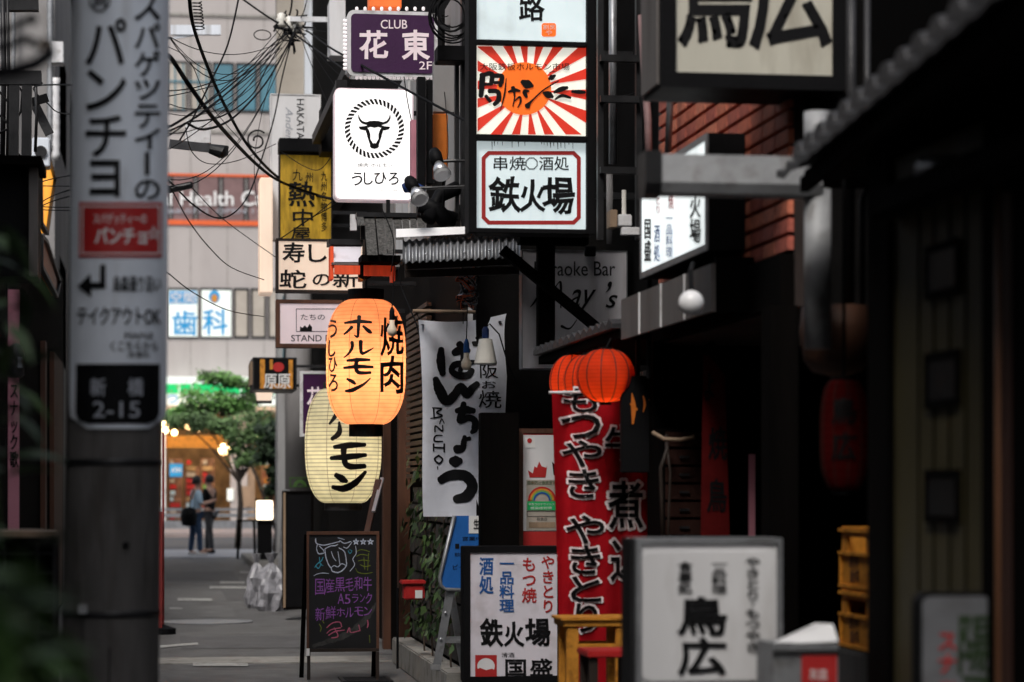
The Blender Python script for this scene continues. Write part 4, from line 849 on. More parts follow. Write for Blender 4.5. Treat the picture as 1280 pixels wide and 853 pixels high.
br = [zc((110, 445, 20), (165, 440, 24), (160, 500, 20)), zc((110, 445, 28), (105, 520, 26), (100, 570, 22)), zc((105, 500, 14), (160, 500, 14)), zc((185, 450, 22), (225, 455, 22), (215, 510, 18)), zc((180, 490, 16), (230, 490, 14)), zc((150, 540, 22), (200, 545, 22), (205, 590, 24), (180, 620, 18)), zc((130, 570, 16), (155, 600, 18)), zc((250, 465, 4), (240, 560, 9), (215, 655, 3)),
      zc((265, 545, 10), (300, 535, 18), (330, 540, 10)), zc((290, 520, 20), (300, 570, 8), (290, 630, 6)), zc((300, 600, 6), (330, 575, 10), (335, 605, 10), (318, 638, 5)),
      zc((345, 485, 20), (375, 500, 42), (405, 510, 16)), zc((385, 540, 8), (360, 545, 22), (370, 575, 14)), zc((375, 630, 28), (400, 600, 10), (470, 535, 7), (560, 480, 6)),
      zc((505, 468, 14), (520, 460, 26), (540, 448, 10)), zc((470, 550, 12), (500, 562, 34), (525, 575, 14)), zc((535, 548, 12), (575, 530, 24), (612, 520, 14)), zc((540, 590, 8), (580, 568, 16), (630, 580, 12)), zc((640, 543, 12), (680, 545, 20), (715, 548, 14)), zc((505, 430, 3), (530, 425, 5), (545, 428, 2))]
L('brush_lettering', T, s, strokes(br, 1.3), 'black_ink', .013)
L('lettering', T, s, lay('大阪鉄板ホルモン市場', (600, 79, 712, 88), bold=.015), 'black_ink', .013)
L('border', T, s, outline(602, 189, 726, 281, 5, 8), 'red_print'); 
L('lettering', T, s, lay('串焼', (617, 196, 657, 213)) + lay('酒処', (674, 196, 711, 213)) + outline(657, 197, 672, 212, 1.2, 4.5), 'black_ink')
def brush(body, rects, bold=.055, warp=.07):
    o = []
    for ch, r_ in zip(body, rects): o += lay(ch, r_, bold=bold, warp=warp)
    return o
L('brush_lettering', T, s, brush('鉄火場', [(613, 222, 650, 265), (651, 226, 681, 265), (679, 223, 717, 267)]), 'black_ink')
st_ = MB()
L('drips', T, s, strokes([[(x, 177.5, random.uniform(.6, 1.6)), (x + .2, 177.5 + random.uniform(3, 10), .5)] for x in (615, 618, 622, 628, 640, 648, 656, 677, 680, 684, 688, 692, 697, 701, 706, 711, 716)]), 'tile_grey', .002)
for z in (3.4, 4.3, 5.0): part('bracket', MB().beam((x1 + .001, 15.15, z), (3.15, 15.15, z), .04, .04), 'dark_steel', T)
# steel ladder frame and pipes right of the tower
t = thing('ladder_frame', 'black steel ladder frame with shelves right of the stacked signs', 'frame', P(775, 300, 14.6))
for y in (73, 124, 213): part('rung', MB().beam(P(750, y, 14.4), P(798, y + 1, 14.4), .05, .04), 'dark_steel', t)
for x in (750, 798): part('upright', MB().beam(P(x, 300, 14.45), P(x, -40, 14.45), .035, .05), 'dark_steel', t)
solo('light_pipe', MB().tube([P(766, 205, 14.7), P(766, -30, 14.7)], .025, 12), 'grey_metal', 'pale grey pipe running up behind the black ladder frame', 'pipe', smooth=True)
solo('light_pipe', MB().tube([P(762, 305, 14.7), P(762, 215, 14.7)], .02, 12), 'grey_wall', 'dull grey pipe below the lowest rung of the ladder frame', 'pipe', smooth=True)
t = thing('junction_box', 'white junction box with a stub pipe right of the stacked signs', 'box', P(775, 292, 14.2))
part('box_body', MB().pbox(773, 268, 790, 283, 14.2, .1), 'white_metal', t, bev=.006); part('box_face', MB().pbox(763, 262, 772, 285, 14.18, .12), 'pale_wood', t, bev=.006); part('stub_pipe', MB().tube([P(780, 268, 14.25), P(780, 238, 14.25)], .014, 10), 'porcelain', t); part('arm', MB().pbox(777, 284, 800, 294, 14.2, .05), 'white_metal', t, bev=.004)
# big black framed chicken restaurant sign, top
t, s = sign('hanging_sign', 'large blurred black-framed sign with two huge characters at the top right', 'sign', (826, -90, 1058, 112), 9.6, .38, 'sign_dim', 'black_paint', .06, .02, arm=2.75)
xl = rect3((826, 0, 1058, 112), 9.6)[0]
part('side_face', MB().box(xl - .012, 9.63, P(830, 104, 9.6).z, xl - .001, 9.95, P(830, -80, 9.6).z), 'fascia', t)
L('brush_lettering', t, s, brush('鳥', [(851, -78, 937, 56)], .05, .03) + brush('広', [(940, -62, 1036, 58)], .05, .03))
# angled glowing sign on the wall
xa = 2.42; ya, yb = PX(885, 240, xa).y, PX(801, 240, xa).y; zt, zb = PX(885, 166, xa).z, PX(885, 313, xa).z
t = thing('wall_sign', 'glowing white sign box fixed along the brick wall seen at a steep angle', 'sign', (xa + .1, (ya + yb) / 2, zb))
part('cabinet', MB().box(xa + .004, ya, zb, xa + .17, yb, zt), 'black_paint', t, bev=.004)
part('frame', MB().box(xa - .006, ya, zt - .03, xa + .003, yb, zt).box(xa - .006, ya, zb, xa + .003, yb, zb + .03).box(xa - .006, ya, zb + .03, xa + .003, ya + .04, zt - .03).box(xa - .006, yb - .04, zb + .03, xa + .003, yb, zt - .03), 'grey_metal', t)
mat('lit_wall', (.7, .74, .74), .4, .05, 3, 0, emit=.62, ecol=(.93, 1, 1)); part('face', MB().box(xa - .002, ya + .042, zb + .032, xa + .0035, yb - .042, zt - .032), 'lit_wall', t)
s = surfX(xa - .002); lw = lambda a, r_, m, **k: L('lettering', t, s, lay(a, r_, vertical=True, **k), m)
lw('国盛', (805, 272, 814, 328), 'black_ink', bold=.04); lw('やきとり', (819, 222, 826, 268), 'red_print'); lw('もつ焼', (835, 205, 842, 262), 'red_print')
lw('酒処', (817, 280, 825, 328), 'blue_print'); lw('一品料理', (832, 266, 841, 322), 'blue_print'); lw('鉄火場', (862, 212, 876, 304), 'black_ink', bold=.05, warp=.05)
part('conduit', MB().tube([(xa + .05, yb + .02, zb), (xa + .05, yb + .05, zb - .5)], .012, 8), 'cable', t)
part('arm', MB().box(xa + .171, ya + .2, zt - .06, 2.62, ya + .24, zt - .02).box(xa + .171, yb - .3, zt - .06, 2.62, yb - .26, zt - .02), 'dark_steel', t)
# sushi sign, stand bar sign
t, s = sign('sushi_sign', 'cream lit sign with black brush characters left of the little shrine roof', 'sign', (345, 299, 456, 366), 21, .14, 'lit_cream', 'dark_wood', .022, arm=2.3)
L('brush_lettering', t, s, brush('寿し蛇の新', [(354, 304, 380, 328), (386, 306, 408, 328), (350, 338, 382, 360), (391, 343, 412, 357), (417, 339, 447, 359)], .05, .05))
t, s = sign('bar_sign', 'pale pinkish sign reading STAND in a brown frame under the sushi sign', 'sign', (345, 375, 436, 435), 22, .14, 'lit_pink', 'brown_wood', .035, arm=2.3)
L('lettering', t, s, lay('STAND', (364, 419, 402, 427), bold=.01) + lay('BAR', (407, 419, 428, 427), bold=.01)); L('lettering', t, s, lay('たちの', (376, 393, 406, 400), bold=0)); L('logo', t, s, outline(370, 386, 424, 415, .8) + poly([(375, 415), (375, 408), (378, 410), (381, 407), (384, 410), (387, 405), (390, 409), (390, 415)]))
# purple small sign
t, s = sign('snack_sign', 'small maroon sign with a faint white character behind the white lantern', 'sign', (375, 464, 412, 546), 25, .1, 'purple', 'white_metal', .03, arm=2.3)
L('lettering', t, s, lay('花', (384, 484, 404, 516), bold=.02), 'lit_pink')
# yellow and HAKATA signs
t, s = sign('yellow_sign', 'worn yellow vertical sign with faded black characters under a black cap', 'sign', (349, 193, 415, 302), 24, .2, 'lit_yellow', 'dark_steel', .01, arm=2.3)
L('lettering', t, s, brush('九州', [(366, 212, 378, 226), (382, 216, 391, 228)], .02, .05) + brush('熱中屋', [(361, 228, 393, 258), (366, 262, 391, 282), (364, 285, 388, 300)], .05, .06) + lay('九州名物博多', (401, 214, 409, 290), True))
part('cap', MB().pbox(349, 173, 420, 190, 23.9, .3), 'black_paint', t, bev=.006)
t, s = sign('hakata_sign', 'tall white sign with sideways HAKATA lettering at upper centre-left', 'sign', (338, 118, 401, 300), 26, .25, 'sign_white', 'white_metal', .01, arm=2.3)
def sideways(body, rect, bold=.02, shear=0):
    vs, fs = glyphs(body, shear); a = min(v.x for v in vs); c = max(v.x for v in vs); b = min(v.y for v in vs); d = max(v.y for v in vs); x0, y0, x1, y1 = rect
    return [([(x0 + (v.y - b) / (d - b) * (x1 - x0), y0 + (v.x - a) / (c - a) * (y1 - y0)) for v in vs], fs)]
L('lettering', t, s, sideways('HAKATA', (371, 124, 380, 174), .03)); L('lettering', t, s, sideways('Anden', (357, 134, 366, 176), 0, .3), 'grey_print')
plain(325, 222, 341, 366, 25.5, .5, 'light_column', 'lit_cream', 'slim vertical cream light box edge left of the yellow sign', 'sign', bev=.01)
# black yellow sign
t, s = sign('striped_sign', 'black and yellow sign box hanging far down the alley beside the green tree', 'sign', (316, 447, 371, 488), 31, 1.1, 'black_paint', 'dark_steel', .02, arm=2.45)
L('stripe', t, s, poly([(325, 448.5), (331, 448.5), (331, 487), (325, 487)]) + poly([(337, 448.5), (341, 448.5), (341, 462), (337, 462)]) + poly([(361, 450), (366, 450), (366, 487), (361, 487)]) + poly([(337, 480), (366, 480), (366, 487), (337, 487)]), 'yellow_plastic'); L('sun_disc', t, s, poly(circ(348, 459, 7, 6)), 'red_print', .006)
L('lettering', t, s, brush('原原', [(330, 468, 346, 486), (347, 468, 363, 486)], .03, .03), 'white_print', .01)
xq = P(316, 460, 31).x
part('side_slats', MB().box(xq - .02, 31.1, 2.85, xq - .001, 32.0, 3.15), 'pale_wood', t)
t = thing('lamp_box', 'small glowing cream lamp box under the black and yellow sign', 'lamp', P(329, 508, 30.9)); part('shade', MB().prism([(P(320, 0, 31).x, P(0, 489, 31).z), (P(341, 0, 31).x, P(0, 489, 31).z), (P(338, 0, 31).x, P(0, 501, 31).z), (P(322, 0, 31).x, P(0, 501, 31).z)], 31, 31.2), 'lit_cream', t); part('base', MB().pbox(321, 501, 340, 504, 30.99, .22), 'dark_steel', t)
# ---------------- lanterns
def lantern(label, cx, top, bot, wpx, Y, pm, cap, cw, power, col, hp=.03, group=None, bulb=.5, seams=8, sq=(3.2, .6), lw_=.0016, capm='black_paint', neck=.42, bs=1.0):
    s_ = ppm(Y); c = P(cx, (top + bot) / 2, Y); Hh = (bot - top) / s_ / 2; Rr = wpx / s_ / 2; rc = cw / s_ / 2; zb_ = c.z - Hh
    t = thing('paper_lantern', label, 'lantern', (c.x, Y, zb_), group)
    rf = lambda z: rc + (Rr - rc) * max(0, 1 - min(1, abs((z - c.z) / Hh)) ** sq[0]) ** sq[1]
    prof = []; n = 60
    for i in range(n + 1): a = -math.cos(math.pi * i / n); z = a * Hh; prof.append((rf(c.z + z) - (.0012 if i % 2 else 0), z))
    part('paper_shell', MB().lathe(prof, c, 48, caps=False), pm, t, smooth=True)
    part('cap', MB().lathe([(rc * .96, Hh - .002), (rc + .006, Hh), (rc + .006, Hh + cap / s_), (rc - .02, Hh + cap / s_)], c, 32), capm, t)
    part('base_ring', MB().lathe([(rc * .9, -Hh - cap * 1.15 / s_), (rc * .98, -Hh - cap * 1.15 / s_), (rc * .98, -Hh + .001), (rc * .9, -Hh + .001)], c, 32, caps=False), capm, t)
    for k in range(seams):
        a = 2 * math.pi * (k + .35) / seams; pts = []
        for i in range(25): q = -math.cos(math.pi * i / 24) * Hh; r_ = rf(c.z + q) + lw_ * .3; pts.append((c.x + r_ * math.cos(a), Y + r_ * math.sin(a), c.z + q))
        part('seam', MB().tube(pts, lw_, 4), 'brown_wood' if Rr > .25 else 'dark_wood', t)
    part('bulb', MB().lathe([(.008 * bs, -.05 * bs), (.03 * bs, -.03 * bs), (.035 * bs, 0), (.02 * bs, .03 * bs), (.015 * bs, .06 * bs)], c + Vector((0, 0, (bulb - .5) * 2 * Hh)), 12), 'lit_bulb' if power else 'bulb_glass', t, smooth=True)
    if power:
        l = bpy.data.lights.new('bulb_light', 'POINT'); l.energy = power; l.color = col; l.shadow_soft_size = .06 if Rr > .25 else .015; o = bpy.data.objects.new('bulb_light', l); COL.objects.link(o); o.parent = t; o.location = (0, 0, (bulb) * 2 * Hh)
    return t, surfLathe(c.x, Y, rf), c
t, s, c = lantern('large glowing orange paper lantern with black writing hanging over the chalkboard', 457.5, 376, 530, 99, 19, 'paper_orange', 13, 43, 25, (1, .66, .44), bulb=.45)
part('hanger', MB().tube([(c.x, 19, P(0, 364, 19).z), (c.x, 19, P(0, 330, 19).z)], .006, 6), 'cable', t)
def LN(st, sc=1.0, m='black_ink'): put('brush_lettering', strokes(st, sc), s, m, t, .004, step=6)
def LT(ch, r_, bold=.05, warp=.05): put('brush_lettering', lay(ch, r_, bold=bold, warp=warp), s, 'black_ink', t, .004, step=6)
# centre column ホルモン as brush strokes
LN([[(431, 404, 2.5), (447, 402, 5), (464, 403, 3)], [(449, 396, 5), (448, 410, 4), (447, 421, 3), (443, 419, 1.5)], [(440, 409, 4), (434, 415, 3), (430, 418, 2)], [(454, 408, 3), (461, 414, 5), (464, 416, 3)]])
LN([[(440, 428, 4.5), (440, 435, 4), (436, 442, 3), (430, 447, 1.5)], [(451, 427, 5), (451, 436, 4.5), (453, 442, 4), (462, 438, 2.5), (467, 435, 1)]])
LN([[(434, 451, 3), (448, 450, 5), (462, 450, 3)], [(430, 460, 3), (448, 458.5, 5), (466, 459, 3)], [(446, 449, 5), (445, 460, 5), (449, 466, 5), (463, 466, 3.5)]])
LN([[(434, 474, 3), (440, 477, 5), (444, 480, 3)], [(432, 489, 3), (440, 488, 5.5), (454, 481, 3.5), (463, 473, 1.5)]])
LT('焼', (476, 397, 504, 444), .03, .08); LT('肉', (476, 447, 504, 491), .04, .08); 
for ch, r_ in (('う', (411, 400, 421, 422)), ('し', (411, 426, 419, 446)), ('ひ', (411, 447, 421, 465)), ('ろ', (411, 468, 422, 489))): LT(ch, r_, .04, .06)
t, s, c = lantern('large pale yellow-white paper lantern below and behind the orange lantern', 429, 487, 628, 95, 20.6, 'paper_white', 8, 48, 7, (1, .92, .68), bulb=.4, sq=(2.6, .6), hp=.033, capm='tile_grey')
LN([[(424, 501, 6), (421, 517, 6), (412, 530, 3)], [(434, 495, 6), (434, 512, 6), (440, 522, 6), (452, 515, 4)]])
LN([[(424, 528, 3), (424, 541, 7), (415, 549, 5)]])
LN([[(418, 559, 5), (436, 557, 8), (456, 556, 5)], [(414, 573, 5), (436, 571, 8), (457, 569, 5)], [(430, 558, 8), (430, 574, 7), (436, 583, 8), (456, 583, 6)]])
LN([[(420, 594, 6), (428, 599, 9), (433, 602, 5)], [(416, 609, 5), (430, 611, 9), (445, 603, 8), (457, 590, 4)]])
part('hanger', MB().tube([(c.x, 20.6, P(0, 480, 20.6).z), (c.x, 20.6, P(0, 366, 20.6).z)], .006, 6), 'cable', t)
for i, (cx, cy, wpx, hh, Y, lab) in enumerate(((757, 470, 74, 66, 12.6, 'nearest and reddest of the three overlapping small lanterns'), (737, 476, 66, 64, 13.4, 'middle one of the three overlapping small red lanterns'), (718, 477, 63, 66, 14.1, 'farthest and most orange of the three overlapping small lanterns'))):
    t, s, c = lantern(lab, cx, cy - hh / 2, cy + hh / 2, wpx, Y, 'paper_red', 3, 15, (.95, 1.35, 1.9)[i], (1, .68, .3), group='small red lanterns under the tiled eave', bulb=.16, seams=12, sq=(2.0, .5), lw_=.003, capm='black_paint', bs=.28)
    part('hanger', MB().tube([(c.x, Y, c.z + .14), (c.x + .03, Y, 2.335)], .005, 6), 'cable', t)
for cx, top, bot, wpx, Y, lab in ((1055, 474, 614, 60, 8.35, 'unlit dark red lantern hanging in the dark gap by the pillar'),):
    t, s, c = lantern(lab, cx, top, bot, wpx, Y, 'paper_dark', 5, 30, 0, None, seams=10, sq=(3, .5))
    LT('鳥', (1040, 497, 1070, 530)); LT('広', (1040, 540, 1070, 575)); part('hanger', MB().tube([(c.x, Y, c.z + .2), (c.x, Y, 2.66)], .006, 6), 'cable', t)
bk = P(1046, 470, 8.8); solo('hanging_basket', MB().lathe([(.03, 0), (.09, .015), (.125, .06), (.14, .16), (.13, .26)], bk, 24), 'brown_wood', 'dim brown rounded basket hanging behind the white downpipe', 'basket', smooth=True)
gl_ = thing('globe_lamp', 'small white globe lamp hanging before the grey fascia awning', 'lamp', P(864, 396, 9.6)); part('globe_glass', MB().lathe([(.004, -.052)] + [(.052 * math.cos(R(a)), .052 * math.sin(R(a))) for a in range(-75, 76, 15)] + [(.004, .052)], P(864, 379, 9.6), 24), 'globe', gl_, smooth=True)
part('lamp_stem', MB().tube([P(864, 362, 9.6), P(863, 340, 9.7), P(866, 330, 10.39)], .011, 8), 'cable', gl_)
# ---------------- little shrine roof, board roof, corrugated awning
t = thing('shrine_box', 'small red and orange wooden box with a pale sloping lid above the big lantern', 'roof', P(453, 350, 18.6))
part('lid_sheet', MB().add([P(413, 306, 18.8), P(452, 306, 18.8), P(450, 327.5, 18.5), P(418, 327.5, 18.5), P(413, 306, 18.82), P(452, 306, 18.82), P(450, 328.5, 18.52), P(418, 328.5, 18.52)], [(0, 1, 2, 3), (7, 6, 5, 4), (0, 4, 5, 1), (1, 5, 6, 2), (2, 6, 7, 3), (3, 7, 4, 0)]), 'sign_lav', t)
part('lid_cap', MB().pbox(411, 299, 454, 306, 18.75, .25), 'dark_steel', t)
part('rail', MB().pbox(415, 328.6, 494, 331.5, 18.48, .3), 'fascia', t)
mat('shrine_red_glow', (.8, .10, .03), .5, .4, 10, .3, streak=8, emit=.12, ecol=(1, .07, .02)); mat('shrine_orange', (.85, .3, .05), .5, .4, 10, .3)  # red wood carries a faint emission in place of light from behind
part('panel', MB().pbox(418, 332, 450, 343, 18.35, .03).pbox(455, 332, 489, 345, 18.3, .03), 'shrine_red_glow', t)
for a, b, y0, y1, m in ((413, 417, 308, 349, 'shrine_red_glow'), (450, 455, 332, 350, 'shrine_orange'), (490, 494, 332, 351, 'shrine_red_glow')): part('upright', MB().pbox(a, y0, b, y1, 18.55, .2), m, t)
part('figure', MB().lathe([(.01, 0), (.05, .02), (.035, .08), (.05, .11), (.03, .16), (.005, .18)], P(456, 350, 18.4), 12), 'black_paint', t, smooth=True)
part('hanger', MB().beam(P(453, 300, 18.75), (P(453, 0, 18.75).x, 18.75, P(0, 262, 18.75).z), .03, .03).beam(P(485, 270, 18.8), P(485, 250, 18.8), .03, .03), 'dark_steel', t)
t = thing('board_roof', 'weathered grey plank roof with curled edges left of the corrugated awning', 'roof', P(480, 320, 18.2))
part('ridge_board', MB().pbox(446, 266, 531, 271.5, 18.55, .2), 'dark_steel', t)
for x0_, x1_, xb0, xb1, yb_ in ((455, 468, 459, 472, 319), (469.5, 480, 474, 484, 318), (480.8, 490, 485, 494, 317), (491, 501, 495, 505, 300), (502, 511, 505, 513, 296), (512, 520, 515, 522, 294), (521, 530, 524, 532, 292), (446, 454, 447, 456, 282)):
    q = [P(x0_, 271, 18.6), P(x1_, 271, 18.6), P(xb1, yb_, 18.1 if yb_ > 300 else 18.35), P(xb0, yb_, 18.1 if yb_ > 300 else 18.35)]; o_ = Vector((0, .02, .02))
    part('board', MB().add(q + [v + o_ for v in q], [(0, 1, 2, 3), (7, 6, 5, 4), (0, 4, 5, 1), (1, 5, 6, 2), (2, 6, 7, 3), (3, 7, 4, 0)]), 'grey_board', t)
part('under_beam', MB().pbox(452, 319, 501, 327, 18.15, .3), 'black_wood', t)
part('white_notch', MB().pbox(438, 268, 446, 288, 18.7, .05), 'white_metal', t)
t = thing('corrugated_awning', 'short corrugated metal awning with a bright white ridge over the banner', 'awning', P(575, 340, 16))
part('ridge_flashing', MB().add([P(495, 286.5, 16.1), P(650, 281, 16.1), P(650, 289, 16.05), P(495, 297, 16.05), P(495, 286.5, 16.3), P(650, 281, 16.3), P(650, 291, 16.3), P(495, 297, 16.3)], [(0, 1, 2, 3), (7, 6, 5, 4), (0, 4, 5, 1), (1, 5, 6, 2), (2, 6, 7, 3), (3, 7, 4, 0)]), 'white_paint', t)
cm = MB(); n = 170
for i in range(n + 1):
    u = i / n; px = 503 + 147 * u; wv = math.cos(u * math.pi * 2 * 17) * .016
    a = P(px, 301 - 8 * u, 16.18); b = P(px, 328 - 7 * u, 15.8); cm.v += [a + Vector((0, -wv, wv * .4)), b + Vector((0, -wv, wv * .4)), b + Vector((0, -wv + .004, wv * .4 - .004))]
for i in range(n): k = i * 3; cm.f += [(k, k + 3, k + 4, k + 1), (k + 1, k + 4, k + 5, k + 2)]
part('corrugated_sheet', cm, 'grey_metal', t, smooth=True, fixn=False)
part('under_frame', MB().beam(P(506, 333, 16.0), P(652, 326, 16.0), .05, .05).beam(P(506, 343, 16.25), P(652, 338, 16.25), .04, .05), 'dark_wood', t)
part('fixing_bolt', MB().lathe([(.001, -.01), (.01, 0), (.001, .01)], P(532, 318, 15.83), 6).lathe([(.001, -.01), (.01, 0), (.001, .01)], P(580, 316, 15.83), 6).lathe([(.001, -.01), (.01, 0), (.001, .01)], P(612, 313, 15.83), 6), 'bright_metal', t)
t = thing('timber_bracket', 'black timber post with a diagonal brace crossing the karaoke sign', 'bracket', P(684, 432, 15.6))
part('post', MB().pbox(673, 300, 694, 436, 15.6, .1), 'black_wood', t, bev=.004)
part('crossbeam', MB().pbox(650, 287, 736, 305, 15.55, .14), 'black_wood', t, bev=.004)
part('brace', MB().beam(P(628, 312, 15.5), P(746, 410, 15.5), .085, .06), 'black_wood', t)
# karaoke sign
t, s = sign('karaoke_sign', "pale grey sign reading Karaoke Bar May's behind the timber bracket", 'sign', (652, 313, 784, 462), 16.0, .12, 'sign_bright', 'grey_metal', .006, .01)
L('lettering', t, s, lay('Karaoke Bar', (668, 327, 769, 345), bold=.005), 'tile_grey'); L('lettering', t, s, strokes([[(663, 384, 1), (668, 378, 2.5), (676, 366, 2), (680, 372, 3), (681, 392, 2), (688, 370, 2), (698, 354, 1.4), (701, 356, 3), (701, 385, 1.6)], [(702, 408, 3.5), (712, 411, 2), (721, 400, 1)]]) + lay('ay', (712, 362, 745, 394), bold=.008, shear=.45) + lay('’', (757, 352, 765, 366), bold=0, shear=.4) + lay('s', (757, 369, 772, 385), bold=.01, shear=.4), 'black_ink', .005)
solo('clip', MB().pbox(732, 308, 745, 320, 15.93, .05), 'black_paint', 'small black clip on the top edge of the karaoke sign', 'clip', bev=.004)
# banner Bancho
t = thing('cloth_banner', 'large white hanging cloth banner with thick black hiragana and BANCHO written down it', 'banner', P(580, 645, 17))
n, mM = 28, 40; cb = MB()
def ban(px, py, l=0):
    u = (px - 523) / 115; v = (py - 400) / 246
    dpt = .035 * math.sin(u * 9 + v * 2.0) * (1 - v * .3) + .03 * math.sin(u * 4 - v * 5 + 1) + .05 * max(0, 1 - abs((u * 1.1 - v * 1.7 - .05)) * 7) * max(0, 1 - v * 2)
    return P(px, py, 17 - dpt - l)
for j in range(mM + 1):
    v = j / mM; xl_ = 523 + 8 * v + 2 * math.sin(v * 5); xr = 638 - 30 * max(0, v - .2) * .5 - (1 - v) * 4
    for i in range(n + 1): u = i / n; y = 400 + 6 * math.sin(u * math.pi) * (1 - v) - 8 * u * (1 - v) + 246 * v; cb.v.append(ban(xl_ + (xr - xl_) * u, y))
for j in range(mM):
    for i in range(n): k = j * (n + 1) + i; cb.f.append((k, k + n + 1, k + n + 2, k + 1))
part('cloth', cb, 'white_cloth', t, smooth=True, fixn=False)
z1c = lambda *p: [(500 + a / 5.331, 370 + b / 5.331, w_ / 5.331) for a, b, w_ in p]
z3c = lambda *p: [(320 + a / 3.987, 426 + b / 3.987, w_ / 3.987) for a, b, w_ in p]
st = [z1c((275, 355, 40), (272, 440, 60), (285, 520, 40)), z1c((360, 380, 45), (410, 360, 60), (460, 365, 30)), z1c((395, 320, 45), (420, 360, 50), (425, 420, 45), (400, 500, 30)), z1c((500, 440, 25), (440, 450, 45), (365, 460, 45), (345, 500, 40), (390, 530, 50), (450, 530, 50), (480, 495, 40)), z1c((485, 310, 18), (500, 320, 38), (515, 330, 16)), z1c((510, 280, 20), (535, 290, 36), (548, 300, 16))]
st += [z3c((895, 190, 30), (915, 245, 52), (950, 300, 50), (990, 270, 44), (1020, 230, 40), (1050, 265, 46), (1080, 235, 38), (1103, 215, 30))]
st += [z3c((1000, 350, 26), (1040, 345, 42), (1085, 350, 28)), z3c((1035, 312, 26), (1030, 350, 38), (1015, 400, 30), (1060, 385, 34), (1090, 400, 34), (1090, 440, 36), (1075, 458, 20))]
st += [z3c((1040, 478, 20), (1035, 510, 30), (1030, 540, 28), (1000, 550, 26), (995, 530, 18), (1030, 530, 20)), z3c((1030, 495, 16), (1065, 488, 22))]
st += [z3c((975, 600, 40), (995, 602, 60), (1018, 600, 36)), z3c((920, 695, 40), (975, 670, 52), (1045, 675, 54), (1078, 725, 54), (1050, 775, 56), (995, 790, 40))]
put('brush_lettering', strokes(st, 1.0, 8, .05), ban, 'black_ink', t, .004)
z3 = z3c
put('lettering', strokes([z3((885, 335, 8), (888, 385, 8)), z3((880, 335, 7), (925, 340, 9), (900, 358, 7), (928, 375, 9), (870, 388, 5)), z3((915, 415, 5), (925, 390, 6), (938, 412, 5)), z3((892, 455, 7), (895, 425, 7), (928, 450, 8), (930, 422, 6)), z3((928, 472, 6), (895, 475, 8), (890, 500, 8), (930, 502, 6)), z3((885, 515, 9), (885, 550, 8)), z3((938, 515, 9), (938, 555, 8)), z3((885, 532, 8), (940, 535, 8)), z3((912, 572, 9), (890, 590, 9), (912, 612, 9), (930, 592, 8), (912, 574, 8)), z3((905, 628, 6), (906, 642, 5))]), ban, 'black_ink', t, .004)
put('brush_lettering', brush('阪お焼', [(600, 455, 622, 473), (603, 476, 620, 486), (598, 488, 626, 510)], .02, .08), ban, 'black_ink', t, .004)
part('grommet', MB().lathe([(.006, -.003), (.013, 0), (.006, .003)], ban(528, 406, .01), 10).lathe([(.006, -.003), (.013, 0), (.006, .003)], ban(625, 402, .01), 10), 'black_paint', t)
part('rod', MB().tube([P(516, 389, 17.05), P(642, 391, 17.05)], .013, 10), 'pale_wood', t)
for a, b, c, w_ in ((520, 528, 405, 'left'), (579, 579, 405, 'middle'), (626, 625, 402, 'right')): part('tie_cord', MB().tube([P(a, 391, 17), P(b, c, 17)], .003, 5), 'cable', t)
t, s = sign('small_placard', 'small white placard with black characters above the banner rod', 'placard', (585, 382, 622, 405), 17.2, .02, 'sign_white', 'white_metal', .004)
L('lettering', t, s, lay('場焼', (604, 385, 621, 400), bold=.02))
# bulbs & shade in front of banner
def bulb(label, px, py, Y, top):
    t = thing('light_bulb', label, 'bulb', P(px, py, Y)); c = P(px, py, Y)
    part('glass', MB().lathe([(.004, -.045), (.025, -.038), (.036, -.015), (.036, .01), (.02, .04), (.018, .075)], c, 16), 'bulb_glass', t, smooth=True); part('socket', MB().lathe([(.019, .075), (.021, .08), (.019, .14), (.008, .17)], c, 14), 'blue_print' if px > 560 else 'black_paint', t, smooth=True)
    part('cord', MB().tube([c + Vector((0, 0, .16)), P(px + 1, (py + top) / 2, Y), P(px + 3, top, Y)], .004, 5), 'cable', t)
bulb('bare cream light bulb hanging in front of the white banner', 583, 455, 16.4, 335); bulb('white light bulb hanging in front of the orange lantern', 490, 413, 17.8, 332)
t = thing('cone_lamp', 'white cone lamp with a dark blue socket in front of the banner', 'lamp', P(608, 455, 16.2)); c = P(607, 440, 16.2)
part('shade', MB().lathe([(.075, -.085), (.078, -.075), (.05, .06), (.045, .085), (.02, .09)], c, 24), 'porcelain', t, smooth=True); part('socket', MB().lathe([(.02, .09), (.024, .1), (.024, .15), (.012, .17)], c, 14), 'navy_print', t, smooth=True)
part('cord', MB().tube([c + Vector((0, 0, .16)), P(612, 405, 16.2), P(624, 418, 16.2), P(635, 455, 16.2), P(650, 490, 16.3)], .005, 6), 'cable', t)
# ================================================================== STREET-LEVEL THINGS
# iron fire standing sign
t, s = sign('standing_sign', 'black-framed standing sign with red, blue and black Japanese columns, left of the red banner', 'sign', (580, 683, 704, 853), 15, .18, 'sign_lav', 'black_paint', .038, .015)
q = rect3((580, 683, 704, 853), 15)
for x in (q[0] + .03, q[2] - .03): part('leg', MB().box(x - .02, 15.0, 0, x + .02, 15.18, q[1] - .001), 'black_paint', t)
V = lambda a, r_, m='black_ink', **k: L('lettering', t, s, lay(a, r_, vertical=True, **k), m)
V('やきとり', (676, 694, 694, 767), 'red_print', bold=.045); V('もつ焼', (652, 696, 671, 754), 'red_print', bold=.045); V('一品料理', (624, 696, 643, 766), 'blue_print', bold=.05); V('酒処', (599, 696, 617, 743), 'blue_print', bold=.05)
L('brush_lettering', t, s, brush('鉄火場', [(601, 775, 628, 808), (631, 778, 654, 808), (657, 774, 687, 808)], .06))
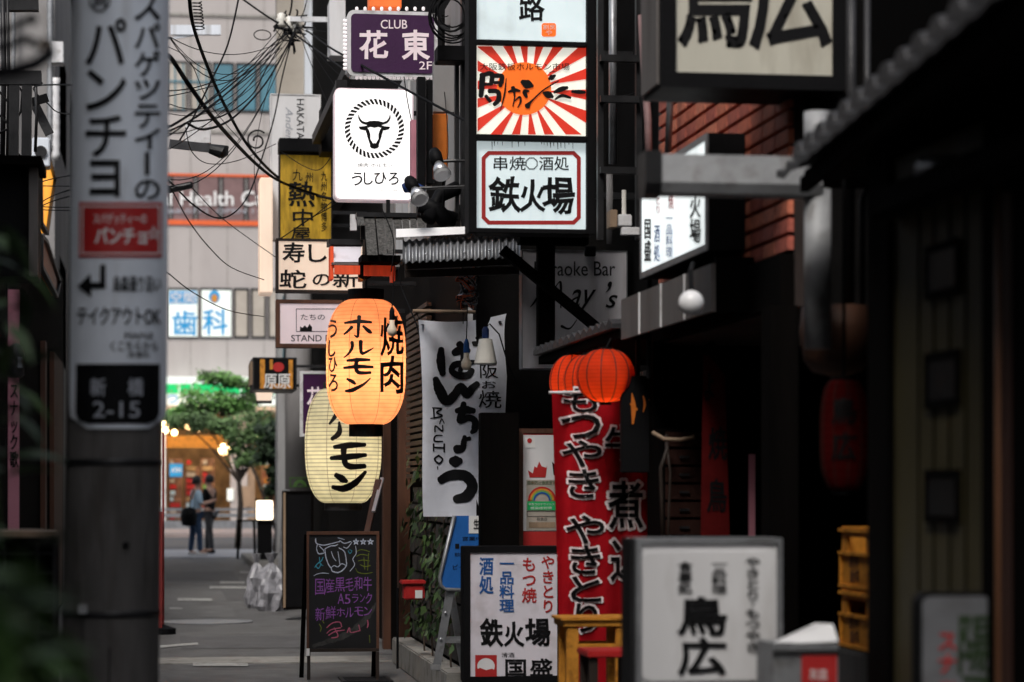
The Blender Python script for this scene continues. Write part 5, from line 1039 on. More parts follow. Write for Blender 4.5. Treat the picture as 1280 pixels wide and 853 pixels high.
L('lettering', t, s, brush('国盛', [(632, 825, 657, 845), (663, 824, 690, 845)], .06, .03) + lay('清酒', (627, 816, 643, 822), bold=.01))
L('logo', t, s, poly([(594, 819), (621, 819), (621, 846), (594, 846)]), 'red_print'); L('logo', t, s, poly(circ(607.5, 833, 11, 10)), 'sign_white', .006); L('logo', t, s, poly([(594, 838), (600, 835), (608, 838), (615, 836), (621, 839), (621, 846), (594, 846)]), 'red_print', .009)
# chicken restaurant standing sign, foreground
t, s = sign('standing_sign', 'largest foreground standing sign, blurred grey-white with two big black characters', 'sign', (795, 673, 977, 905), 8, .2, 'sign_white', 'grey_metal', .018, .015)
q = rect3((795, 673, 977, 905), 8); part('side_panel', MB().box(q[0] - .012, 8.02, q[1], q[0] - .001, 8.2, q[3]), 'dark_steel', t)
for x in (q[0] + .05, q[2] - .05): part('leg', MB().box(x - .02, 8.02, 0, x + .02, 8.18, q[1] - .001), 'dark_steel', t)
part('inner_panel', MB().prism(rrect(*[v for v in (rect3((802, 690, 966, 851), 7.985))], .03), 7.985, 7.995), 'sign_white', t)
s = surfY(7.983)
V('食事処', (847, 702, 866, 742), bold=.07); V('一品料理', (889, 700, 909, 742), bold=.07); V('やきとり', (931, 696, 951, 752), bold=.06); V('もつやき', (931, 760, 951, 816), bold=.06); L('lettering', t, s, poly(circ(941, 756, 1.5)))
L('brush_lettering', t, s, brush('鳥広', [(848, 747, 906, 793), (849, 798, 906, 843)], .075, .04))
# snack bar sign, lower right
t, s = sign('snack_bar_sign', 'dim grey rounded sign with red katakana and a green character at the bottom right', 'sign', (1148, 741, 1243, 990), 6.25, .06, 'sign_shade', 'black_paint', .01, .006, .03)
V('スナック', (1171, 787, 1197, 900), 'red_print', bold=.05); L('brush_lettering', t, s, brush('陽', [(1199, 770, 1243, 842)], .03, .05), 'leaf_dark'); L('brush_lettering', t, s, brush('子', [(1199, 845, 1243, 905)], .03, .05), 'leaf_dark')
q = rect3((1148, 741, 1243, 990), 6.25); part('leg', MB().box(q[0] + .02, 6.26, 0, q[0] + .05, 6.3, q[1] - .001).box(q[2] - .05, 6.26, 0, q[2] - .02, 6.3, q[1] - .001), 'black_paint', t)
# metal topped box
t = thing('menu_box', 'small box with a slanted bright metal lid and red front beside the foreground sign', 'box', (P(1007, 853, 7.5).x, 7.6, 0))
a, b, zt, ze = P(967, 0, 7.5).x, P(1048, 0, 7.5).x, P(0, 779, 7.5).z, P(0, 812, 7.5).z; xm = P(1030, 0, 7.5).x
part('lid', MB().add([(a, 7.5, ze), (P(1001, 0, 7.5).x, 7.5, ze - .004), P(1041, 780, 7.62), P(1019, 779, 7.7), (b, 7.5, ze), (b + .005, 7.72, ze)], [(0, 1, 2, 3), (1, 4, 2), (4, 5, 2), (2, 5, 3)]), 'white_paint', t, fixn=False)
part('housing', MB().box(a, 7.502, .55, b, 7.72, ze - .006), 'grey_metal', t); part('front_panel', MB().pbox(1002, 819, 1046, 900, 7.496, .004), 'red_print', t); part('edge_strip', MB().pbox(967, 813, 1049, 817, 7.49, .01), 'dark_steel', t)
part('stand', MB().box(a + .03, 7.53, 0, b - .03, 7.69, .549), 'dark_steel', t)
L('lettering', t, surfY(7.496), lay('灰皿', (1012, 836, 1034, 850), bold=.02), 'white_print')
# red nobori banner
t = thing('red_banner', 'tall red cloth banner with black white-edged hiragana hanging under the red lanterns', 'banner', P(750, 780, 13))
def rb(px, py, l=0): return P(px, py, 13 - .035 * math.sin((px - 690) * .075 + py * .006) - .018 * math.sin(px * .17 + py * .004 + 1) - l)
cb = MB(); n, mM = 24, 36
for j in range(mM + 1):
    v = j / mM; xa_, xb_ = 690 + 11 * v, 808 + 7 * v
    for i in range(n + 1): cb.v.append(rb(xa_ + (xb_ - xa_) * i / n, 492 + (780 + 80 - 492) * v))
for j in range(mM):
    for i in range(n): k = j * (n + 1) + i; cb.f.append((k, k + n + 1, k + n + 2, k + 1))
part('cloth', cb, 'red_cloth', t, smooth=True, fixn=False); part('rod', MB().tube([P(686, 491, 13.0), P(815, 489, 13.0)], .008, 8), 'white_metal', t)
chs = [('も', (705, 486, 746, 515)), ('つ', (702, 519, 750, 548)), ('や', (703, 551, 752, 583)), ('き', (711, 587, 748, 622)), ('や', (708, 645, 755, 679)), ('き', (714, 682, 750, 717)), ('と', (714, 721, 751, 752)), ('り', (720, 755, 747, 790)), ('牛', (757, 533, 800, 574)), ('煮', (761, 602, 803, 660)), ('込', (764, 676, 806, 726))]
random.seed(3); e_ = []; 
for ch, r_ in chs: e_ += lay(ch, (r_[0] - 1, r_[1] - 1, r_[2] + 1, r_[3] + 1), bold=.125)
put('letter_edge', e_, rb, 'edge_pink', t, .004, step=12)
e_ = []
for ch, r_ in chs: e_ += lay(ch, r_, bold=.03)
put('lettering', e_, rb, 'navy_print' if 0 else 'black_ink', t, .012, step=12)
# black sign board with orange flame letters
t = thing('hanging_board', 'black hanging board with faint orange brush marks right of the red lanterns', 'sign', P(796, 590, 12.5))
part('board', MB().pbox(777, 470, 817, 591, 12.5, .05), 'black_paint', t, bev=.004)
put('brush_marks', strokes([[(790, 492, 1), (792, 510, 6), (791, 530, 2)], [(804, 495, 1), (806, 505, 3), (804, 515, 1)], [(815, 470, 2), (817, 490, 6), (815, 505, 4), (817, 530, 2)], [(812, 500, 3), (820, 498, 2)], [(788, 505, 2), (796, 512, 3)]]), surfY(12.5), 'orange_plastic', t)
part('hanger', MB().beam(P(797, 470, 12.52), P(797, 425, 12.52), .02, .02), 'black_paint', t)
# interior of the dark shopfront
t = thing('drawer_chest', 'dim brown drawer chest inside the dark shopfront', 'chest', P(850, 670, 12.1))
q = rect3((828, 536, 884, 720), 12.1); part('carcass', MB().box(q[0], 12.1, q[1], q[2], 12.39, q[3]), 'black_wood', t)
mat('drawer', (.03, .012, .009), .8, .3, spec=.1)
for i in range(8):
    y = 540 + i * 22; dr = part('drawer', MB().pbox(832, y, 880, y + 19, 12.085, .014), 'drawer', t, bev=.003); part('handle', MB().pbox(850, y + 8, 862, y + 11, 12.07, .014), 'dark_steel', dr)
part('leg', MB().box(q[0] + .01, 12.12, 0, q[2] - .01, 12.36, q[1] - .001), 'dark_wood', t)
solo('hose', MB().tube([P(816, 541, 12.0), P(830, 549, 11.95), P(850, 550, 11.95), P(868, 546, 11.95)], .011, 8), 'pale_wood', 'pale hose looped in front of the drawer chest', 'hose', smooth=True)
solo('hose', MB().tube([P(833, 545, 12.0), P(834, 562, 11.9), P(826, 585, 11.9), P(827, 620, 11.9), P(829, 680, 11.9)], .01, 8).tube([P(834, 562, 11.9), P(838, 590, 11.9), P(836, 640, 11.9), P(835, 690, 11.9)], .006, 8), 'dark_wood', 'dark hose hanging straight down before the drawer chest', 'hose', smooth=True)
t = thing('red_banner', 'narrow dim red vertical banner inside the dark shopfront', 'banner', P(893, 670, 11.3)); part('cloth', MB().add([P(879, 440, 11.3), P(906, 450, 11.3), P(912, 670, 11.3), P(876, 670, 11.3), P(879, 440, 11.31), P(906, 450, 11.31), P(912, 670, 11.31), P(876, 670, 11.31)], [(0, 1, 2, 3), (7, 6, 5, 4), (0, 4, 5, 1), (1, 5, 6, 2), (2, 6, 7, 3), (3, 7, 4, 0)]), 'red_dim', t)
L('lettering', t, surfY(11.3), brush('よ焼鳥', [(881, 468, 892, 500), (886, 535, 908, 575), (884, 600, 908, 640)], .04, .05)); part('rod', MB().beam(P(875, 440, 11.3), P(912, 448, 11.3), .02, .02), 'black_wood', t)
solo('paper_strip', MB().pbox(936, 568, 944, 670, 11.2, .005), 'pink_cloth', 'thin pale pinkish strip hanging in the dark shopfront', 'strip')
solo('interior_post', MB().box(P(817, 0, 12.45).x, 12.45, 0, P(826, 0, 12.45).x, 12.52, 2.29), 'dark_wood', 'thin dark post standing left of the drawer chest', 'post')
t = thing('diagonal_beam', 'dark diagonal beam under the fascia inside the shopfront', 'beam', P(920, 440, 11)); part('beam', MB().beam(P(885, 430, 11.1), P(955, 520, 11.0), .06, .05), 'black_wood', t)
# beer crates
def crate(py0, py1, X, label, cut, grp='yellow crates in the dark passage'):
    """crate whose long side faces the alley (plane x = X)"""
    yn, yf = PX(1092, 700, X).y, PX(1052, 700, X).y; z1, z0 = PX(1070, py0, X).z, PX(1070, py1, X).z; D = .32; h = z1 - z0; w_ = .014
    t = thing('drink_crate', label, 'crate', (X + D / 2, (yn + yf) / 2, z0), grp)
    zA, zB = z0 + h * .60, z0 + h * .84; ya_, yb_ = yn + .11, yf - .08
    f = MB().box(X, yn, z0, X + w_, yf, zA).box(X, yn, zB, X + w_, yf, z1).box(X, yn, zA, X + w_, ya_, zB).box(X, yb_, zA, X + w_, yf, zB)
    part('side_panel', f, 'yellow_plastic', t)
    part('end_panel', MB().box(X + w_, yn, z0, X + D, yn + w_, z1), 'yellow_plastic', t); part('end_panel', MB().box(X + w_, yf - w_, z0, X + D, yf, z1), 'yellow_plastic', t); part('back_panel', MB().box(X + D - w_, yn + w_, z0, X + D, yf - w_, z1), 'yellow_plastic', t); part('base', MB().box(X + w_, yn + w_, z0, X + D - w_, yf - w_, z0 + .01), 'yellow_plastic', t)
    for z in (z0 + .006, zA - .014, z1 - .022): part('rib', MB().box(X - .014, yn - .01, z, X - .001, yf + .01, z + .014), 'yellow_plastic', t)
    for y in (yn, yf - .014): part('corner_post', MB().box(X - .012, y, z0 + .021, X - .001, y + .014, zA - .015), 'yellow_plastic', t)
    H = py1 - py0; L('lettering', t, surfX(X), lay('麒', (1061, py0 + H * .44, 1073, py0 + H * .64), bold=.01) + lay('麟', (1062, py0 + H * .66, 1074, py0 + H * .88), bold=.01), 'brown_wood')
    return t
crate(659, 738, 2.9, 'upper yellow drink crate with an open grip hole in the dark passage', 0); crate(738.5, 813, 2.89, 'lower yellow drink crate under another one in the dark passage', 0)
solo('crate_base', MB().box(2.85, PX(1092, 700, 2.9).y, 0, 3.25, PX(1050, 700, 2.9).y, PX(1070, 813.5, 2.89).z), 'dark_concrete', 'grey block supporting the yellow crates', 'block', bev=.01)
# foreground yellow frame and low dark stool
t = thing('yellow_rack', 'yellow plastic rack standing in front of the red banner', 'rack', P(745, 853, 12)); 
x0 = P(704, 0, 12).x; x1 = P(790, 0, 12).x; zt = P(0, 779, 12).z
part('top_rim', MB().box(x0, 12, zt - .045, x1, 12.3, zt), 'yellow_plastic', t, bev=.006); part('lip', MB().box(x0 - .012, 11.985, zt - .012, x1 + .01, 12.31, zt + .003), 'yellow_plastic', t, bev=.003)
for x in (x0 + .02, x1 - .08): 
    for y in (12.01, 12.24): part('leg', MB().box(x, y, 0, x + .062, y + .05, zt - .046), 'yellow_plastic', t, bev=.006)
part('crossbar', MB().box(x0 + .083, 12.015, zt - .16, x1 - .081, 12.04, zt - .13).box(x0 + .083, 12.245, zt - .16, x1 - .081, 12.27, zt - .13), 'yellow_plastic', t, bev=.004)
t = thing('low_table', 'dark reddish low table between the yellow rack and the foreground sign', 'table', P(765, 853, 10.8)); 
x0 = P(735, 0, 10.8).x; x1 = P(800, 0, 10.8).x; zt = P(0, 822, 10.8).z; part('tabletop', MB().box(x0, 10.8, zt - .03, x1, 11.1, zt), 'red_plastic', t, bev=.006)
for x in (x0 + .01, x1 - .05):
    for y in (10.82, 11.05): part('leg', MB().box(x, y, 0, x + .04, y + .03, zt - .031), 'dark_wood', t)
# rainbow poster board
t, s = sign('poster_board', 'brown framed notice board with a rainbow poster left of the red banner', 'notice board', (648, 536, 712, 690), 15.8, .05, 'red_print', 'brown_wood', .03, .012)
part('poster', MB().pbox(654, 544, 708, 664, 15.793, .003), 'sign_white', t); s = surfY(15.793)
def arc(cx, cy, r0, r1, n=14): return [([(cx + r0 * math.cos(math.pi * i / n), cy - r0 * math.sin(math.pi * i / n)) for i in range(n + 1)] + [(cx + r1 * math.cos(math.pi * i / n), cy - r1 * math.sin(math.pi * i / n)) for i in range(n + 1)], [(i, i + 1, n + 2 + i, n + 1 + i) for i in range(n)])]
L('print', t, s, poly([(656, 547), (669, 547), (669, 560), (656, 560)]), 'white_print'); L('print', t, s, poly(circ(662, 551, 3)), 'red_print', .006)
L('print', t, s, poly([(660, 588), (666, 592), (668, 583), (671, 585), (674, 577), (677, 583), (683, 585), (684, 582), (682, 597), (662, 597)]), 'red_print'); L('print', t, s, poly([(690, 577), (695, 583), (697, 574), (703, 584), (708, 580), (706, 596), (692, 594)]), 'black_ink')
L('print', t, s, poly([(658, 600), (695, 600), (695, 663), (658, 663)]), 'cream_glass'); L('lettering', t, s, lay('感染防止徹底宣言', (659, 601, 695, 606), bold=.02), 'leaf', .006)
for i, m in enumerate(('red_plastic', 'yellow_plastic', 'leaf_bright', 'blue_print')): L('rainbow', t, s, arc(677.5, 626, 17.5 - i * 2.2, 15.3 - i * 2.2), m, .006)
L('print', t, s, poly([(659, 627), (696, 627), (696, 638), (659, 638)]), 'green_fascia', .006); L('lettering', t, s, lay('新型コロナウイルス', (661, 629, 693, 632), bold=0) + lay('感染症対策', (663, 633.5, 690, 637), bold=0), 'white_print', .009); L('print', t, s, poly([(661, 653), (694, 653), (694, 660), (661, 660)]), 'pale_wood', .006)
L('print', t, s, outline(659, 639, 695, 646, .6) + lay('飲食店', (671, 647, 684, 651), bold=0), 'tile_grey', .006)
part('stand', MB().box(P(652, 0, 15.8).x, 15.81, 0, P(700, 0, 15.8).x, 15.86, P(0, 690.5, 15.8).z), 'dark_wood', t)
plain(601, 516, 649, 685, 15.6, .12, 'black_board', 'black_wood', 'plain black board standing between the white banner and the notice board', 'board')
solo('panel_base', MB().box(P(601, 0, 15.6).x, 15.6, 0, P(649, 0, 15.6).x, 15.75, P(0, 685.5, 15.6).z), 'black_wood', 'black base carrying the plain black board', 'base')
# blue leaning A-frame sign
t = thing('leaning_sign', 'blue rounded sign panel on a tilted grey steel stand under the white banner', 'sign', P(560, 838, 16.6))
q0 = [(568, 645), (640, 645), (640, 738), (552, 735), (549.5, 731), (549.5, 725)]; p = [P(x, y, 16.6) for x, y in q0]
part('panel', MB().prism([(v.x, v.z) for v in p], 16.6, 16.64), 'blue_panel', t)
e_ = [P(x, y, 16.59) for x, y in ((568, 645), (549.5, 722), (551, 732), (557, 737), (640, 740))]
part('rim', MB().tube(e_, .014, 8), 'grey_metal', t, smooth=True)
s = surfY(16.6); L('print', t, s, poly([(586, 645), (603, 645), (603, 667), (586, 667)]), 'white_print'); L('lettering', t, s, lay('生', (592, 649, 600, 661), bold=.02), 'black_ink', .008)
for b_ in (lay('営業中', (578, 671, 602, 676), bold=.02), lay('1', (569, 680, 574, 686), bold=.02), lay('飲放', (568, 691, 584, 696), bold=0), lay('ビール', (566, 706, 590, 712), bold=.02)): L('lettering', t, s, b_, 'black_ink')
rl = MB().beam(P(563, 737, 16.62), P(545, 838, 16.62), .055, .02).beam(P(563, 737, 16.9), P(580, 838, 17.0), .05, .02); part('leg', rl, 'grey_metal', t)
part('crossbar', MB().beam(P(553, 800, 16.63), P(590, 800, 16.63), .02, .045), 'grey_metal', t)
part('bolt', MB().lathe([(.001, -.012), (.012, 0), (.001, .012)], P(557, 766, 16.6), 8).lathe([(.001, -.012), (.012, 0), (.001, .012)], P(551, 799, 16.6), 8), 'bright_metal', t)
part('foot', MB().pbox(539, 831, 551, 838, 16.6, .06), 'bright_metal', t, bev=.004)
dp = MB().box(1.86, 17.2, .001, 2.6, 18.2, .02)
t = thing('drain_plate', 'chequered steel plate on the ground beneath the leaning blue sign', 'plate', (2.2, 17.6, 0)); part('plate', dp, 'grey_metal', t)
rg = MB()
for i in range(14):
    for j in range(12): x, y = 1.9 + i * .05, 17.25 + j * .078; rg.beam((x - .012, y - .012 * (1 if (i + j) % 2 else -1), .022), (x + .012, y + .012 * (1 if (i + j) % 2 else -1), .022), .008, .006)
o = part('tread', rg, 'grey_metal', t); o['kind'] = 'stuff'
# red bucket, vines
t = thing('red_tub', 'small red lidded tub with a white label fixed on the vine wall', 'tub', P(517, 750, 18.6)); part('tub_body', MB().pbox(505, 731, 531, 750, 18.6, .16), 'red_plastic', t, bev=.012); part('lid', MB().pbox(502, 726, 533, 731, 18.58, .2), 'red_plastic', t, bev=.008); part('label_plate', MB().pbox(519, 738, 528, 748, 18.59, .008), 'white_print', t)
part('bracket', MB().beam((P(531, 740, 18.7).x, 18.7, P(0, 740, 18.7).z), (2.17, 18.7, P(0, 740, 18.7).z), .02, .02), 'dark_steel', t)
vt = thing('climbing_vine', 'green climbing vine spreading down the block wall behind the white banner', 'plant', (2.1, 18.2, 0)); vl = [MB(), MB()]
random.seed(11)
for i in range(620):
    u = random.random(); y = 17.2 + 2.9 * random.random() ** 1.1; z = .35 + 1.5 * random.random()
    if noise.noise(Vector((y * 1.3, z * 1.6, 4))) < -.12: continue
    if z > 1.55 and random.random() < .5: continue
    c = Vector((2.13 - random.random() * .14, y, z)); u_ = Vector((random.gauss(0, .5), random.gauss(0, 1), random.gauss(0, .6))).normalized() * random.uniform(.03, .055); v_ = (Vector((0, 0, -1)) + Vector((random.gauss(-.4, .3), random.gauss(0, .4), 0))).normalized() * random.uniform(.04, .07)
    vl[i % 2].add([c - v_ * .4, c + u_ * .6, c + v_, c - u_ * .6], [(0, 1, 2, 3)])
part('foliage', vl[0], 'leaf', vt, fixn=False); part('foliage', vl[1], 'leaf_dark', vt, fixn=False)
for k in range(4): part('stem', MB().tube([(2.12, 17.6 + k * .6, .02), (2.1, 17.7 + k * .6, .7), (2.12, 17.5 + k * .6, 1.3), (2.1, 17.8 + k * .55, 1.8)], .008, 6), 'bark', vt)
# bushy tuft and post base at the shop door
# chalkboard
t = thing('chalkboard', 'wooden A-frame chalkboard with a chalk cow head and purple writing', 'chalkboard', P(427, 850, 19.3))
YC = 19.2; part('slate', MB().pbox(386, 668, 471, 811, YC, .012), 'chalkboard', t)
part('top_rail', MB().pbox(383.5, 664.5, 474, 668.5, YC - .012, .035), 'brown_wood', t); part('bottom_rail', MB().pbox(383.5, 811, 474, 815, YC - .012, .035), 'dark_wood', t); part('side_rail', MB().pbox(383.5, 668.6, 386.3, 810.9, YC - .012, .035).pbox(470.7, 668.6, 474, 810.9, YC - .012, .035), 'brown_wood', t)
for a in (384, 470): part('leg', MB().pbox(a, 815.2, a + 4, 850, YC - .008, .03), 'dark_wood', t)
for a in (377, 467): part('leg', MB().beam(P(a + 6, 668, YC + .03), (P(a, 0, YC + .35).x, YC + .38, 0.0), .035, .03), 'black_wood', t)
part('clip', MB().pbox(383, 811, 387, 820, YC - .02, .008), 'white_print', t)
s = surfY(YC); c3 = lambda *p: [(376 + a / 4.31, 655 + b / 4.31, w_ / 4.31) for a, b, w_ in p]
cw = [c3((80, 80, 6), (85, 105, 7), (120, 115, 6), (160, 108, 5), (210, 95, 5)), c3((90, 110, 4), (85, 135, 4), (95, 160, 6), (115, 160, 6), (130, 155, 4)), c3((100, 120, 4), (120, 140, 5), (125, 150, 4)), c3((130, 135, 4), (135, 180, 6), (150, 220, 6), (165, 240, 6)), c3((130, 135, 4), (160, 120, 6), (185, 118, 6), (200, 110, 4)), c3((165, 150, 4), (175, 180, 4), (190, 200, 4)), c3((200, 150, 4), (205, 180, 4), (210, 215, 4)), c3((205, 130, 5), (235, 150, 6), (245, 200, 6), (245, 225, 6), (225, 250, 6), (200, 262, 7), (170, 255, 6), (165, 240, 5)), c3((165, 235, 4), (180, 225, 5), (200, 232, 5), (220, 215, 5), (245, 225, 4)), c3((210, 90, 5), (235, 105, 5), (270, 95, 5)), c3((230, 125, 4), (250, 130, 5), (275, 100, 4)), c3((295, 120, 3), (298, 160, 4), (280, 190, 4), (290, 220, 4), (265, 255, 4)), c3((70, 280, 3), (90, 270, 4), (120, 265, 4), (150, 268, 3)), c3((200, 75, 4), (235, 85, 4))]
def star(cx, cy, r_): return [[(cx + r_ * math.cos(R(-90 + 144 * k)), cy + r_ * math.sin(R(-90 + 144 * k)), 1.0) , (cx + r_ * math.cos(R(-90 + 144 * (k + 1))), cy + r_ * math.sin(R(-90 + 144 * (k + 1))), 1.0)] for k in range(5)]
for x in (445, 454, 463): cw += star(x, 677.5, 3.8)
L('chalk_drawing', t, s, strokes(cw, .95, 5, .15), 'chalk_white', .002)
L('chalk_drawing', t, s, strokes([c3((75, 235, 4), (90, 215, 5), (110, 200, 5), (120, 180, 4)), c3((100, 180, 4), (105, 215, 5), (120, 225, 4)), c3((80, 225, 5), (95, 240, 5), (110, 215, 4)), c3((255, 145, 3), (265, 160, 4), (275, 145, 3), (262, 140, 3))]), 'chalk_blue', .002)
L('chalk_drawing', t, s, strokes([c3((300, 150, 4), (320, 140, 4), (345, 142, 4), (370, 150, 4)), c3((300, 175, 4), (325, 165, 5), (360, 170, 4)), c3((310, 200, 4), (335, 195, 5), (370, 200, 4)), c3((320, 220, 4), (345, 230, 5), (375, 225, 4)), c3((295, 240, 3), (310, 262, 4), (350, 268, 4), (385, 262, 3)), c3((340, 180, 4), (345, 245, 4)), c3((365, 160, 4), (360, 250, 4)), c3((100, 540, 4), (110, 560, 5), (105, 580, 4)), c3((115, 520, 4), (125, 535, 4)), c3((370, 600, 4), (372, 640, 4))]), 'chalk_green', .002)
L('chalk_writing', t, s, brush('国産黒毛和牛', [(394, 724, 406, 744), (406, 723, 418, 741), (419, 722, 431, 740), (432, 722, 442, 739), (443, 721, 453, 738), (454, 721, 465, 739)], -.005, .07) + brush('A5ランク', [(422, 742, 430, 755), (431, 743, 438, 755), (440, 743, 448, 754), (450, 743, 456, 753), (457, 741, 465, 755)], -.002, .05) + brush('新鮮ホルモン', [(394, 760, 406, 776), (407, 758, 420, 774), (421, 760, 431, 771), (432, 760, 442, 772), (443, 759, 454, 770), (455, 759, 465, 770)], -.005, .07), 'chalk_purple', .002)
L('chalk_drawing', t, s, strokes([c3((140, 560, 5), (170, 535, 6), (210, 530, 6), (220, 555, 5)), c3((140, 590, 5), (165, 570, 6), (215, 560, 5)), c3((150, 600, 6), (185, 580, 7), (215, 575, 6), (235, 572, 4)), c3((165, 615, 5), (200, 605, 6), (180, 560, 5)), c3((250, 585, 6), (262, 560, 6), (270, 585, 6), (320, 575, 5)), c3((312, 545, 5), (318, 570, 6)), c3((360, 520, 7), (362, 545, 7), (358, 560, 4))]), 'chalk_pink', .002)
smg = mat('chalk_smudge', (.045, .045, .045), .9, .6, 20, 0)
L('chalk_smudge', t, s, strokes([[(392, 808, 4), (415, 800, 7), (440, 790, 8), (462, 768, 6), (470, 755, 3)]], 1, 8, .3), 'chalk_smudge', .0008)
solo('leaning_plank', MB().beam(P(459, 666, 19.7), P(473, 600, 19.9), .05, .02), 'brown_wood', 'narrow plank leaning behind the chalkboard', 'plank')
solo('leaning_plank', MB().beam(P(467, 640, 19.72), P(478, 598, 19.92), .03, .02), 'white_metal', 'thin white strip leaning beside the plank behind the chalkboard', 'strip')
solo('thin_stand', MB().tube([P(497, 836, 19.0), P(497, 735, 19.0)], .01, 6), 'black_paint', 'thin black stand by the doorway near the red tub', 'stand')
# ---------------- clutter high up between signs
def spot(label, px, py, Y, tip, arm):
    t = thing('floodlight', label, 'floodlight', P(px, py, Y)); c = P(px, py, Y); d = (P(tip[0], tip[1], Y - .1) - c).normalized()
    part('reflector', MB().tube([c - d * .03, c + d * .02, c + d * .09], [.025, .045, .062], 20), 'bright_metal', t, smooth=True); part('lens', MB().tube([c + d * .091, c + d * .10], [.058, .04], 20), 'globe', t)
    part('lamp_body', MB().tube([c - d * .16, c - d * .12, c - d * .031], [.035, .045, .04], 14), 'black_paint', t, smooth=True); part('arm', MB().tube([c - d * .05, P(arm[0], arm[1], Y), P(arm[2], arm[3], Y)], .011, 8), 'dark_steel', t)
spot('upper round floodlight on a steel arm left of the sign tower', 549, 208, 16.2, (555, 225), (570, 201, 590, 202)); spot('lower round floodlight on a steel arm beside the bull sign', 520, 240, 16.0, (527, 252), (540, 235, 590, 233))
solo('round_lamp', MB().tube([P(504, 236, 16.3), P(512, 233, 16.3), P(528, 238, 16.2)], [.03, .045, .03], 14), 'navy_print', 'dark blue round lamp head just right of the bull sign', 'lamp', smooth=True)
solo('orange_tube', MB().pbox(540, 142, 560, 222, 17.2, .12), 'orange_plastic', 'orange panel standing upright between the bull sign and the sign tower', 'panel', bev=.01)
solo('steel_upright', MB().pbox(522, 96, 532, 270, 17.0, .1), 'black_paint', 'wide black steel upright nearest the bull sign', 'post', bev=.004)
solo('steel_upright', MB().pbox(533, 100, 541, 230, 17.05, .08), 'black_paint', 'shorter black steel upright touching the orange panel', 'post', bev=.004)
solo('salmon_panel', MB().pbox(514, 150, 521, 232, 17.3, .1), 'pink_cloth', 'narrow salmon panel immediately right of the bull sign', 'panel')
solo('salmon_panel', MB().pbox(541.5, 98, 556, 140, 17.3, .1), 'pale_wood', 'small pale wedge above the orange panel', 'panel')
solo('grey_shutter', MB().pbox(542, 78, 575, 140, 17.25, .08), 'grey_wall', 'grey wall panel above the orange panel', 'panel')
solo('steel_upright', MB().pbox(569, 60, 574, 275, 16.6, .06), 'dark_steel', 'thinnest dark steel upright right of the orange panel', 'post')
solo('steel_upright', MB().pbox(577, -20, 585, 290, 16.5, .08), 'dark_steel', 'tall dark steel upright hugging the left side of the sign tower', 'post')
solo('cross_box', MB().pbox(547, 57, 586, 76, 16.4, .2), 'black_paint', 'black cable box left of the sun-ray panel', 'box', bev=.005)
solo('dark_ducts', MB().tube([P(525, 255, 16.5), P(545, 262, 16.5), P(560, 280, 16.5)], .06, 12).tube([P(535, 275, 16.45), P(550, 245, 16.55), P(572, 235, 16.6)], .05, 12).tube([P(528, 262, 16.6), P(570, 275, 16.6)], .05, 12), 'black_paint', 'bundle of black ducts below the floodlights', 'ducts', smooth=True)
solo('vent_hood', MB().pbox(462, -30, 502, 10, 18.3, .2), 'lit_top', 'orange lit sign bottom at the top edge above the club sign', 'sign', bev=.01)
solo('dark_sign', MB().pbox(420, 100, 434, 190, 20, .1), 'dark_steel', 'dark steel edge behind the bull sign', 'post')
solo('sloping_beam', MB().beam(P(396, 175, 23.3), P(436, 88, 21.5), .09, .09), 'tile_grey', 'grey steel brace rising from the yellow sign cap to the club sign', 'beam')
solo('black_hood', MB().pbox(402, 132, 420, 190, 23.2, .4), 'black_paint', 'black box hidden behind the bull sign', 'box')
solo('blue_column', MB().pbox(381, -20, 394, 118, 35.7, .25), 'sheet_bluegrey', 'pale blue-grey column high on the right between buildings', 'column')
plain(346, -20, 380, 118, 35.9, .3, 'beige_column', 'cream_glass', 'warm grey column high above the HAKATA sign', 'column')
plain(395, -20, 436, 118, 35.5, .3, 'clad_column', 'fascia', 'brown-grey clad column behind the club sign', 'column')
plain(412, 0, 432, 70, 22, .3, 'white_cabinet', 'sign_white', 'pale cabinet side left of the club sign', 'box')
solo('shop_clutter', MB().pbox(545, 480, 575, 500, 18.5, .1), 'dark_wood', 'dark wooden shelf end behind the white banner', 'shelf')
# tangle of thin wires by awning
random.seed(5)
wt = [MB() for _ in range(3)]
for k in range(15):
    x = random.uniform(568, 602); pts = [P(x, 333, 16.4)]
    a_, b_ = random.uniform(0, 6), random.uniform(1.5, 4)
    for j in range(26): pts.append(P(584 + (random.random() * 2 - 1) * .8 + 11 * math.sin(a_ + j * .16 * b_) * (1 - .3 * math.cos(j * .5)), 336 + j * 1.9 + 4 * math.cos(a_ + j * .3 * b_), 16.4 + .05 * math.sin(j * .4 + a_)))
    wt[k % 3].tube(pts, .0035, 5)
for mb, m, lab in zip(wt, ('cable', 'orange_stripe', 'grey_metal'), ('black', 'orange', 'grey')): solo('wire_tangle', mb, m, 'tangle of %s loose wires hanging under the corrugated awning' % lab, 'wires')
cl = MB()
for k in range(7):
    r_ = .10 + .02 * (k % 4); c = P(566 + random.uniform(-3, 3), 18 + random.uniform(-5, 5), 16.2); cl.tube([c + Vector((r_ * math.cos(a), .01 * k, r_ * 1.1 * math.sin(a))) for a in [2 * math.pi * i / 20 for i in range(21)]], .006, 5)
solo('cable_coil', cl, 'cable', 'coil of black cable hanging left of the top sign', 'cable coil')
